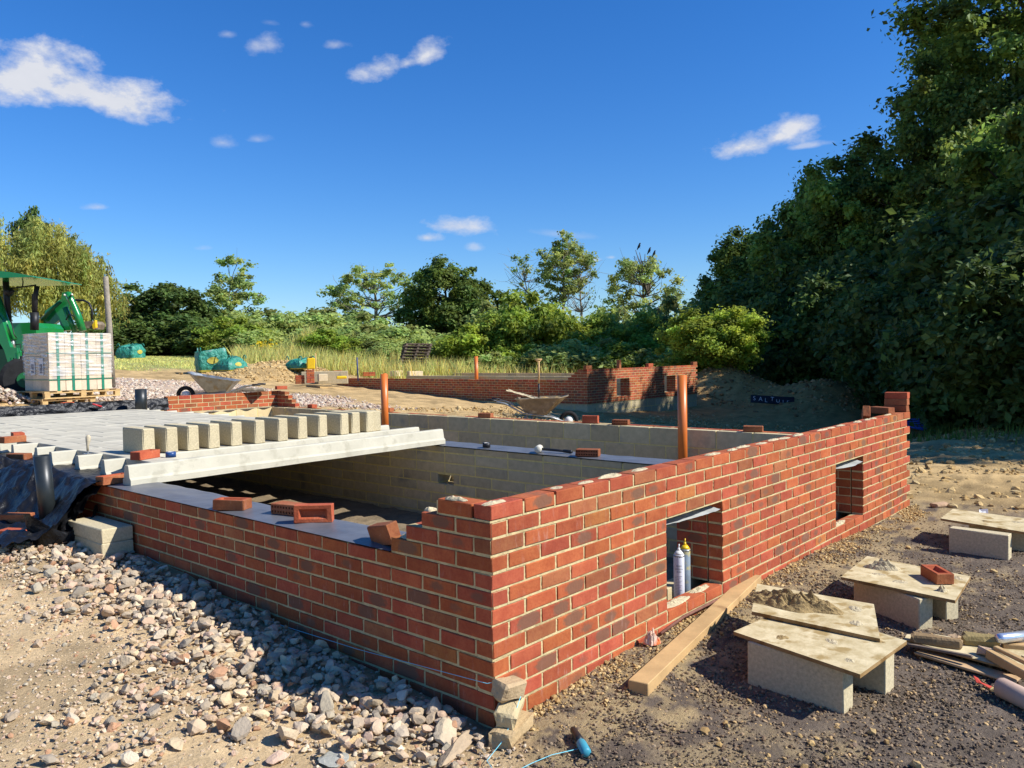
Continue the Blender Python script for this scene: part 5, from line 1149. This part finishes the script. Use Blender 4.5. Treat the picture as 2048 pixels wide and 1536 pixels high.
tpart('hydraulic_rod', m_steel, lambda mb: (bar(mb, tp(24, 676, TD-.2), tp(29, 700, TD-.2), .035),))
tpart('hydraulic_hose', m_black, lambda mb: tube(mb, [tp(22, 640, TD-.3), tp(28, 668, TD-.3), tp(33, 676, TD-.3)], .012, 6))
tpart('hydraulic_hose', m_black, lambda mb: tube(mb, [tp(30, 690, TD-.3), tp(40, 688, TD-.3), tp(42, 700, TD-.3), tp(58, 704, TD-.3)], .012, 6))
wheel = tpart('wheel', m_tyre, lambda mb: tube(mb, [tp(52, 760, TD-.55), tp(52, 760, TD-.5), tp(52, 760, TD-.15), tp(52, 760, TD-.1)], [.42, .50, .50, .42], 28), False)
tpart('rim', m_green2, lambda mb: tube(mb, [tp(52, 760, TD-.58), tp(52, 760, TD-.4)], .17, 20), False, wheel)
tpart('rear_wheel', m_tyre, lambda mb: tube(mb, [tp(-30, 735, TD+1.2), tp(-30, 735, TD+1.3), tp(-30, 735, TD+1.8), tp(-30, 735, TD+1.9)], [.7, .8, .8, .7], 32), False)
for (a, b, r_) in [((36, 706), (40, 748), .05), ((24, 716), (30, 770), .04), ((44, 712), (44, 752), .03)]: tpart('hydraulic_ram', m_green2 if r_ > .035 else m_black, lambda mb: tube(mb, [tp(a[0], a[1], TD-.55), tp(b[0], b[1], TD-.55)], r_, 10))
tpart('grille', m_black, lambda mb: flat(mb, [(37,704),(60,702),(62,760),(38,764)], TD-.2, .4), False)
tpart('axle', m_green2, lambda mb: flat(mb, [(-20,752),(40,748),(42,772),(-20,778)], TD-.1, .3), False)
# backhoe boom behind the pallet load
BD = TD+1.6
tpart('boom', m_green, lambda mb: flat(mb, [(86,650),(90,622),(122,598),(124,585),(134,583),(140,600),(136,625),(142,660),(124,662),(118,640),(98,656),(84,662)], BD, .12), False)
tpart('boom_edge', m_green2, lambda mb: (tube(mb, [tp(84, 640, BD-.1), tp(100, 622, BD-.1), tp(121, 603, BD-.1)], .045, 10),))
tpart('dipper_cylinder', m_green, lambda mb: (tube(mb, [tp(136, 586, BD-.2), tp(142, 600, BD-.2), tp(155, 630, BD-.2), tp(166, 662, BD-.2)], [.075, .08, .085, .085], 14), tube(mb, [tp(130, 615, BD-.15), tp(140, 640, BD-.15), tp(150, 665, BD-.15)], .06, 12)))
tpart('boom_pins', m_white, lambda mb: (tube(mb, [tp(129, 590, BD-.35), tp(129, 590, BD-.2)], .025, 8), tube(mb, [tp(144, 589, BD-.35), tp(144, 589, BD-.2)], .025, 8)))
tpart('boom_hose', m_black, lambda mb: (tube(mb, [tp(146, 600, BD), tp(168, 601, BD), tp(178, 606, BD), tp(184, 620, BD), tp(184, 640, BD)], .025, 8), tube(mb, [tp(132, 640, BD-.25), tp(138, 628, BD-.25), tp(150, 634, BD-.25)], .015, 6)))
tpart('bucket', m_rust, lambda mb: flat(mb, [(164,643),(184,642),(190,648),(186,658),(166,655)], BD+.1, .5), False)
tpart('bucket_stop', m_yellow, lambda mb: (flat(mb, [(184,650),(190,640),(191,655),(186,658)], BD, .1), flat(mb, [(76,640),(82,640),(82,660),(76,660)], BD-.1, .1)), False)
# stone heap in front of the tractor
Q_ = at(8, 805, 15.5)
for i in range(26):
    x, y = Q_[0]-.5+rng.uniform(-.5, .55), Q_[1]+rng.uniform(-.3, .3)
mb = MB(); pr_n = 420; ps = np.c_[Q_[0]-.15+rng.normal(0, .38, pr_n), Q_[1]+.1+rng.normal(0, .25, pr_n), np.zeros(pr_n)]; ps[:, 2] = .86+.34*np.exp(-(((ps[:, 0]-Q_[0]+.15)/.55)**2+((ps[:, 1]-Q_[1]-.1)/.4)**2))*rng.uniform(.3, 1, pr_n)
scatter(mb, rng, ps, rng.uniform(.03, .08, pr_n), protos2, pick(pr_n, PAL_D)); tag(mb.build('road_hardcore', m_rock), 'small heap of pale pink stone in front of the tractor', kind='stuff')
# ------------------------------------------------------------------ trees, shrubs, grass
def leaves(mb, rg, cen, rad_, per, size, flat=.75, up=.5, tone=(.7, 1.25), elong=1.6, mi=0, droop=0., warm=.15):
    """clumps of leaf-sized faces around centres"""
    cen = np.asarray(cen, float); n = len(cen)*per; ci = np.repeat(np.arange(len(cen)), per)
    d = rg.normal(size=(n, 3)); d /= np.linalg.norm(d, axis=1)[:, None]
    R_ = np.asarray(rad_)[ci] if np.ndim(rad_) else np.full(n, rad_)
    rr = R_*np.minimum(np.abs(rg.normal(.55, .42, n)), 1.7); p = cen[ci]+d*rr[:, None]*[1, 1, flat]
    if droop: p[:, 2] -= rg.uniform(0, 1, n)**1.5*droop
    nrm = d*.7+rg.normal(size=(n, 3))*.55+[0, 0, up]; nrm /= np.linalg.norm(nrm, axis=1)[:, None]
    t = rg.normal(size=(n, 3)); 
    if droop: t = t*.35+[0, 0, -1.]
    t -= nrm*(t*nrm).sum(1)[:, None]; t /= np.linalg.norm(t, axis=1)[:, None]+1e-9; b = np.cross(nrm, t)
    s = size*rg.uniform(.6, 1.35, n)[:, None]
    V = np.stack([p-t*s*elong*.5, p+b*s*.5-t*s*.05+nrm*s*.12, p+t*s*elong*.5, p-b*s*.5-t*s*.05+nrm*s*.12], 1).reshape(-1, 3)
    F = np.arange(n*4).reshape(-1, 4)
    ct = rg.uniform(*tone, len(cen))[ci]*rg.uniform(.75, 1.25, n); w = rg.uniform(-warm, warm, len(cen))[ci]+rg.uniform(-.08, .08, n)
    mb.add(V, F, np.stack([ct*(1+w), ct, ct*(1-w*.5), np.zeros(n)], 1), mi)
def limb(mb, a, b, r0, r1, rg, n=7, wob=.12, sides=6, rise=.3):
    a, b = np.asarray(a, float), np.asarray(b, float); L = np.linalg.norm(b-a); t = np.linspace(0, 1, n)[:, None]
    mid = (a+b)/2+[0, 0, L*rise*-.3]+rg.normal(0, wob*L*.5, 3)
    P = a*(1-t)**2+2*mid*t*(1-t)+b*t**2; P[1:-1] += rg.normal(0, wob*L*.07, (n-2, 3)); tube(mb, P, np.linspace(r0, r1, n), sides, False); return P
def tree_mesh(seed, H, R, z0, shape='round', ncl=220, per=170, leaf=.16, clr=.6, trunk=.22, nl=26, leafmat=m_leafd, barkmat=m_bark, low=0.0, tone=(.6, 1.3), lean=(0, 0), inner=.35, droop=0., elong=1.6, sparse=None, twigs=0):
    rg = np.random.default_rng(seed); cz = (H+z0)/2; hz = (H-z0)/2; C_ = []
    while len(C_) < ncl:
        d = rg.normal(size=3); d /= np.linalg.norm(d); q = rg.uniform(inner, 1)**.45
        th = math.atan2(d[1], d[0]); lump = 1+.17*math.sin(th*3+seed)*math.sin(d[2]*4+seed*1.3)+.10*math.sin(th*5+d[2]*7+seed)
        p = d*q*lump*[R, R, hz]
        if shape == 'cone': k = max(.15, 1-(p[2]/hz+1)/2*.75); p[:2] *= k*1.3
        if shape == 'dome': p[2] = abs(p[2])*1.6-hz*.6 if p[2] < -hz*.3 else p[2]
        C_.append(p+[lean[0]*(p[2]/hz+1), lean[1]*(p[2]/hz+1), cz])
    C_ = np.array(C_); tm = MB(); top = np.array([lean[0]*1.6, lean[1]*1.6, H*.82])
    tr_ = limb(tm, (0, 0, -.4), top, trunk, trunk*.22, rg, 10, .06, 9, 0)
    idx = rg.permutation(len(C_))[:nl]
    for i in idx:
        c = C_[i]; zz = np.clip(c[2]-.35*np.hypot(*c[:2])-.3, H*.12, H*.7); k = np.argmin(abs(tr_[:, 2]-zz)); P = limb(tm, tr_[k], c, trunk*.38*(1-.5*tr_[k, 2]/H), trunk*.06, rg, 7, .16, 5)
        for _ in range(twigs):
            j = rg.integers(3, 7); e = P[j]+rg.normal(0, clr*1.3, 3)+[0, 0, clr*.6]; limb(tm, P[j], e, trunk*.10, trunk*.03, rg, 4, .2, 4)
    cm = MB(); rc = clr*rg.uniform(.6, 1.35, len(C_))
    if sparse is not None: 
        keep = rg.uniform(size=len(C_)) < sparse; C_ = C_[keep]; rc = rc[keep]
    leaves(cm, rg, C_, rc, per, leaf, tone=tone, droop=droop, elong=elong)
    return tm.mesh('trunk', barkmat, True), cm.mesh('crown', leafmat)
def plant(name, meshes, loc, label, cat, rot=0., sc=(1, 1, 1), group=None):
    o = empty(name, loc, label, cat, rz=rot, group=group); o.scale = sc
    for nm, me_ in zip(('trunk', 'crown') if cat == 'tree' else ('stem', 'foliage'), meshes):
        c = bpy.data.objects.new(nm, me_); COL.objects.link(c); c.parent = o
    return o
def gp(px, d):
    P = at(px, 720, d); return (P[0], P[1], float(gz(P[0], P[1]))-.05)
oakA = tree_mesh(101, 15.0, 4.1, .6, ncl=520, per=330, leaf=.105, clr=.56, tone=(.45, 1.6), trunk=.34, nl=60, leafmat=m_leafd, inner=.25)
oakB = tree_mesh(102, 12.5, 3.9, .8, ncl=420, per=290, leaf=.125, clr=.56, tone=(.45, 1.6), trunk=.30, nl=46, leafmat=m_leafd, inner=.2)
oakC = tree_mesh(103, 9.5, 3.6, .4, ncl=340, per=250, leaf=.145, clr=.54, tone=(.5, 1.6), trunk=.26, nl=34, leafmat=m_leafo2, inner=.2)
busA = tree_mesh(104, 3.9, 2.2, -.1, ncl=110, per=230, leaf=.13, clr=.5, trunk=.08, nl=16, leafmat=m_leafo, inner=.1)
gR = 'big broadleaf trees along the right boundary'
plant('oak_tree', oakA, (41.2, 3.1, -1.0), 'tallest dark oak at the right edge, rising out of the top of the picture', 'tree', .4, (1.75, 1.75, 1.50), group=gR)
plant('oak_tree', oakB, (21.3, -2.6, -.2), 'dark tree standing just outside the right edge of the picture', 'tree', 2.1, (1, 1, 1.06), group=gR)
plant('oak_tree', oakB, (26.2, -2.2, -.3), 'dark tree behind the one just outside the right edge', 'tree', 5.1, (1, 1, 1.0), group=gR)
plant('oak_tree', oakB, (17.8, -10.0, -.1), 'dark tree standing well outside the right edge of the picture', 'tree', 4.1, (.95, .95, .88), group=gR)
plant('oak_tree', oakC, (27.5, 1.6, -.9), 'dark tree hidden low behind the tallest oak', 'tree', 2.2, (1, 1, 1.05), group=gR)
plant('oak_tree', oakB, gp(1945, 34), 'dark tree second from the right edge, behind the tallest oak', 'tree', 1.0, (1, 1, 1.15), group=gR)
plant('oak_tree', oakB, gp(1822, 36), 'dense dark tree third from the right edge', 'tree', 2.6, (.95, .95, .90), group=gR)
plant('oak_tree', oakC, gp(1700, 38), 'broad tree with sunlit top right of the white cloud streak', 'tree', .3, (1.05, 1.05, 1.12), group=gR)
plant('oak_tree', oakC, gp(1625, 43), 'lower rounded tree at the end of the right hand row', 'tree', 1.7, (.95, .95, 1.0), group=gR)
plant('oak_tree', oakC, gp(1512, 47), 'rounded oak furthest along the right hand row, nearest the bare topped ash', 'tree', 4.1, (.95, .95, .88), group=gR)
gU = 'dark undergrowth beneath the right hand trees'
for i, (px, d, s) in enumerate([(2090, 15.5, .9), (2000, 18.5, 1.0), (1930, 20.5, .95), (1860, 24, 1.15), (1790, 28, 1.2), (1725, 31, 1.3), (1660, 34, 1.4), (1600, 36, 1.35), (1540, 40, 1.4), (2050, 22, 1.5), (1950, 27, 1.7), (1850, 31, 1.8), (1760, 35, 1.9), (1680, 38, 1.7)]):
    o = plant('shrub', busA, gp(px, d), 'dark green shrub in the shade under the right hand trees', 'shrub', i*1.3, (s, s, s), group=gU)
# mid-distance bright hedge
busB = tree_mesh(110, 2.9, 1.7, -.1, ncl=95, per=170, leaf=.12, clr=.42, trunk=.06, nl=14, leafmat=m_leafy, inner=.1, tone=(.6, 1.35))
busC = tree_mesh(111, 3.4, 1.5, -.1, 'cone', ncl=90, per=150, leaf=.12, clr=.40, trunk=.05, nl=18, leafmat=m_leafh, inner=.15, tone=(.6, 1.3), twigs=1)
busD = tree_mesh(112, 2.6, 2.0, -.1, ncl=90, per=160, leaf=.14, clr=.45, trunk=.05, nl=12, leafmat=m_leafg, inner=.1, tone=(.6, 1.3))
gH = 'shrubs of the hedge across the middle distance'
gi = gp
plant('hawthorn_bush', tree_mesh(115, 3.4, 2.35, -.1, ncl=210, per=260, leaf=.10, clr=.40, trunk=.08, nl=26, leafmat=m_leafy, inner=.15, tone=(.55, 1.35), twigs=1), gp(1424, 31), 'big bright yellow green bush right of the second foundation', 'shrub', .5, (.88, .88, .70))
for i, (px, d, k, s, zs) in enumerate([(940,41,1,1.1,.75),(985,42,2,1.1,.85),(1048,42,1,1.25,1.15),(1100,44,2,1.2,.95),(1150,44,1,1.2,.85),(1200,45,2,1.2,.85),(1245,43,1,1.1,.8),(1290,45,2,1.2,.9),(1335,42,1,1.1,.8),(1180,38,3,1.2,.65),(1260,37,1,1.0,.65),(1110,38,3,1.1,.6),(1325,36,3,1.0,.65),(1045,39,1,.8,.7),(985,38,3,.8,.6),(890,41,1,.8,.7),(868,42,3,1.0,.7),(1240,48,3,1.3,1.1),(1110,50,3,1.3,1.0),(1010,49,3,1.3,1.1),(1360,47,3,1.4,1.2),(1385,37,1,1.0,.75)]):
    me_ = (busB, busC, busD)[k-1]
    plant('shrub', me_, gp(px, d), ['', 'bright yellow green shrub in the middle distance hedge', 'pointed mid green shrub in the middle distance hedge', 'grey green shrub in the middle distance hedge'][k], 'shrub', i*.9, (s, s, s*zs), group=gH)
for i, (px, d, k, s, zs) in enumerate([(640,46,3,1.2,0.59),(600,50,3,1.4,0.78),(700,50,3,1.4,0.74),(560,49,3,1.3,0.48),(655,42,1,.9,0.55),(760,47,3,1.3,0.59),(810,48,3,1.3,0.59),(505,49,3,1.4,0.78),(470,45,1,1.1,0.70),(525,44,3,1.1,0.55),(725,45,3,1.1,0.52),(680,54,3,1.6,0.74),(640,56,2,1.3,0.74),(612,53,2,1.1,0.74),(850,47,3,1.2,0.59),(780,42,3,.9,0.52)]):
    me_ = (busB, busC, busD)[k-1]
    plant('shrub', me_, gp(px, d), ['', 'bright green bush at the foot of the left middle hedge', 'tall pointed sapling in the left middle hedge', 'soft grey green willow scrub in the left middle hedge'][k], 'shrub', i*1.1, (s, s, s*zs), group='scrub of the left middle hedge')
busE = tree_mesh(113, 3.3, 2.1, -.1, ncl=110, per=170, leaf=.17, clr=.5, trunk=.07, nl=14, leafmat=m_leafo, inner=.1, tone=(.6, 1.4))
for i, (px, d, s, zs) in enumerate([(232,50,1.1,0.54),(268,52,1.2,0.57),(305,52,1.3,0.54),(345,51,1.3,0.60),(385,52,1.3,0.57),(425,50,1.2,0.54),(300,56,1.5,0.66),(360,56,1.5,0.66),(460,52,1.2,0.48),(255,58,1.6,0.60)]):
    plant('shrub', busE, gp(px, d), 'dark hedge shrub behind the green bulk bags', 'shrub', i*1.7, (s, s, s*zs), group='dark hedge behind the bulk bags')
# individual background trees
willow = tree_mesh(120, 8.6, 4.6, 1.2, 'dome', ncl=360, per=150, leaf=.09, clr=.55, trunk=.3, nl=40, leafmat=m_leafw, inner=.45, droop=1.7, elong=3.4, tone=(.65, 1.25))
plant('willow_tree', willow, gp(88, 43), 'big golden green weeping willow behind the tractor', 'tree', .3, (.74, .74, .86))
plant('willow_tree', willow, gp(262, 62), 'smaller willow further off right of the wooden pole', 'tree', 2.2, (.5, .5, .5))
plant('pine_tree', tree_mesh(121, 11.5, 2.4, 6, ncl=60, per=120, leaf=.22, clr=.7, leafmat=m_leafo, nl=14), gp(72, 58), 'dark treetop showing above the willow', 'tree', .3, (.55, .55, .93))
plant('ash_tree', tree_mesh(122, 8.2, 2.0, 1.6, ncl=120, per=95, leaf=.15, clr=.42, trunk=.16, nl=34, leafmat=m_leafg, inner=.3, sparse=.7, twigs=1, lean=(.5, -.4)), gp(462, 57), 'tall thin feathery tree above the left hedge', 'tree', 1.5, (1, 1, .86))
plant('oak_tree', tree_mesh(123, 5.6, 2.4, 1.4, ncl=120, per=130, leaf=.17, clr=.45, trunk=.2, nl=24, leafmat=m_leafo, inner=.3, lean=(-.6, .5)), gp(378, 54), 'dark crooked oak leaning over the left hedge', 'tree', .2, (1.2, 1.2, .86))
plant('crack_willow', tree_mesh(124, 8.6, 3.9, 2.2, 'dome', ncl=150, per=85, leaf=.15, clr=.48, trunk=.26, nl=46, leafmat=m_leafg, barkmat=m_barkl, inner=.55, sparse=.75, twigs=1), gp(752, 57), 'open sprawling grey green tree left of the dark round oak', 'tree', 1.2, (.92, .92, .73))
plant('oak_tree', tree_mesh(125, 7.8, 3.3, .4, ncl=230, per=190, leaf=.17, clr=.55, trunk=.25, nl=24, leafmat=m_leafd, inner=.3), gp(893, 53), 'dark dense round oak in the middle of the skyline', 'tree', .8, (.85, .85, .80))
plant('ash_tree', tree_mesh(126, 6.2, 2.2, 1.5, ncl=90, per=150, leaf=.17, clr=.5, trunk=.2, nl=16, leafmat=m_leafd, inner=.3), gp(952, 55), 'smaller dark tree tucked against the right side of the round oak', 'tree', .8, (.9, .9, .85))
ash1 = tree_mesh(127, 11.4, 2.2, 5.2, ncl=120, per=95, leaf=.15, clr=.50, trunk=.20, nl=52, leafmat=m_leafg, barkmat=m_barkl, inner=.3, sparse=.75, twigs=2, lean=(.0, .0))
plant('ash_tree', ash1, gp(1130, 57), 'tall feathery ash with pale bare stems, left of the bird perch tree', 'tree', 1.1, (.9, .9, .79))
plant('ash_tree', tree_mesh(129, 7.6, 1.8, 3.0, ncl=60, per=45, leaf=.14, clr=.40, trunk=.12, nl=44, leafmat=m_leafg, barkmat=m_barkl, inner=.3, sparse=.35, twigs=2, lean=(-.8, .6)), gp(1090, 58), 'thin half bare tree leaning left beside the tall ash', 'tree', .1)
plant('dead_tree', tree_mesh(130, 8.4, 1.9, 3.2, ncl=60, per=10, leaf=.12, clr=.40, trunk=.13, nl=46, leafmat=m_leafg, barkmat=m_barkl, inner=.3, sparse=.15, twigs=3), gp(1158, 57), 'nearly leafless tree just right of the tall ash', 'tree', .9, (1, 1, .95))
ash2 = tree_mesh(128, 9.6, 3.4, 2.8, ncl=170, per=95, leaf=.15, clr=.50, trunk=.24, nl=60, leafmat=m_leafg, barkmat=m_bark, inner=.45, sparse=.62, twigs=2)
A2 = plant('ash_tree', ash2, gp(1288, 57), 'ash with a bare branched top where the birds perch', 'tree', .4, (.85, .85, .80))
mb = MB(); rg = np.random.default_rng(77); base = at(1296, 590, 57)
perch = [(1279, 505), (1299, 512), (1308, 518), (1271, 500), (1290, 508), (1303, 530), (1268, 512)]
root_ = np.array([0., 0, 0])
for (px, py) in perch:
    e = at(px, py, 57)-base; limb(mb, root_, e, .09, .022, rg, 7, .10, 5)
    for _ in range(3):
        q = e*rg.uniform(.4, .85); limb(mb, q, q+rg.normal(0, .35, 3)+[0, 0, .45], .03, .012, rg, 4, .2, 4)
db = mb.build('bare_branches', m_bark, None, True); db.parent = A2; bpy.context.view_layer.update()
db.matrix_parent_inverse = A2.matrix_world.inverted(); db.location = Vector(base)
for (px, py, lb) in [(1279, 494, 'black bird perched on the leftmost bare branch tip of the ash'), (1299.5, 503, 'black bird perched on the middle bare branch of the ash'), (1309, 509, 'black bird perched lowest, on the right bare branch of the ash')]:
    mb = MB(); tube(mb, [(-.30,0,-.12),(-.16,0,-.02),(-.05,0,.04),(.06,0,.12),(.12,0,.20),(.16,0,.23),(.20,0,.225),(.25,0,.215)], [.02,.055,.095,.095,.06,.055,.04,.008], 10); tube(mb, [(0, .03, .0), (.01, .03, -.14)], .008, 4); tube(mb, [(0, -.03, .0), (.01, -.03, -.14)], .008, 4)
    o = mb.build('bird', m_bird, None, True); o.location = at(px, py, 57); o.scale = (.85, .85, .95); o.rotation_euler = (0, rad(-25), rad(-60)); tag(o, lb, 'bird', 'birds perched on the bare topped ash')
# long grass and weeds
def grass(name, n, box_, dens, h, w, label, m_=m_grass, tone=(.6, 1.3), stalk=0.):
    x = rng.uniform(box_[0], box_[1], n); y = rng.uniform(box_[2], box_[3], n); k = rng.uniform(size=n) < dens(x, y); x, y = x[k], y[k]; P = np.stack([x, y, gz(x, y)-.02], 1); k = vis(P, 30); P = P[k]; n = len(P)
    hh = h*rng.uniform(.5, 1.25, n)*(.6+.8*fbm(P[:, 0]*.5, P[:, 1]*.5, s=50)); a = rng.uniform(0, 2*math.pi, n); d = np.stack([np.cos(a), np.sin(a), np.zeros(n)], 1); b = rng.normal(0, .22, (n, 3))*hh[:, None]; b[:, 2] = 0
    V = np.stack([P-d*w/2, P+d*w/2, P+d*w*.3+b*.45+np.c_[np.zeros((n, 2)), hh*.6], P+b+np.c_[np.zeros((n, 2)), hh], P-d*w*.3+b*.45+np.c_[np.zeros((n, 2)), hh*.6]], 1).reshape(-1, 3)
    t = rng.uniform(*tone, n); ww = rng.uniform(-.25, .45, n)*(fbm(P[:, 0]*.4, P[:, 1]*.4, s=51)); mb = MB(); mb.add(V, np.arange(n*5).reshape(-1, 5), np.stack([t*(1+ww), t, t*.9, t*0], 1)); o = mb.build(name, m_); tag(o, label, kind='stuff')
def strip(x, y):
    D = np.stack([x, y, 0*x], 1)-CAM; d = D@FW; px = 1024+FPX*(D@RT)/np.maximum(d, .1); return d, px
def dg(x, y):
    d, px = strip(x, y); w = 3*(fbm(x*.3, y*.3, s=52)-.5); return ((px > 470) & (px < 1400))*ss(33.5, 35.5, d+w-np.clip((px-900)/400, -1, 1)*1.0)*ss(47, 43, d)
grass('long_grass', 150000, (8, 48, 5, 48), dg, .85, .045, 'long green meadow grass and weeds in front of the hedge', tone=(.6, 1.35))
grass('short_grass', 90000, (4, 30, 28, 60), lambda x, y: zones(x, y)[3]*((strip(x, y)[1] < 560)), .10, .05, 'short dry grass on the far left ground', tone=(.8, 1.6))
grass('weeds', 5000, (10, 20, -3, 4), lambda x, y: ss(.52, .62, fbm(x*.8, y*.8, s=54))*ss(12.5, 14, x)*.9, .22, .03, 'low green weeds at the foot of the right hand trees', m_leafd)
mb = MB(); rg = np.random.default_rng(5); pts = []
for _ in range(90): q = at(530+rg.normal(0, 12), 696+rg.normal(0, 7), 40.5+rg.normal(0, .6)); pts.append(q)
leaves(mb, rg, np.array(pts), .06, 10, .06); 
for q in pts[:40]: tube(mb, [q-[0, 0, .7], q], .008, 4, False, (.3, .5, .1, 0))
tag(mb.build('yellow_wildflowers', mat('ragwort', (.72, .55, .01), .6, .1, 4, 0, tint=True)), 'patch of yellow wild flowers at the left end of the meadow', kind='stuff')
# distant woodland closing the horizon
mb = MB(); rg = np.random.default_rng(9); C_ = []
for _ in range(900):
    px = rg.uniform(-400, 2400); d = rg.uniform(85, 110); P = at(px, 712, d); C_.append([P[0], P[1], 1.2+rg.uniform(0, 2.6)+.8*math.sin(px/130)+.6*math.sin(px/47)])
leaves(mb, rg, np.array(C_), 1.6, 60, .5, tone=(.6, 1.3)); tag(mb.build('distant_woodland', m_leafo), 'distant tree line on the horizon behind the hedges', kind='stuff')
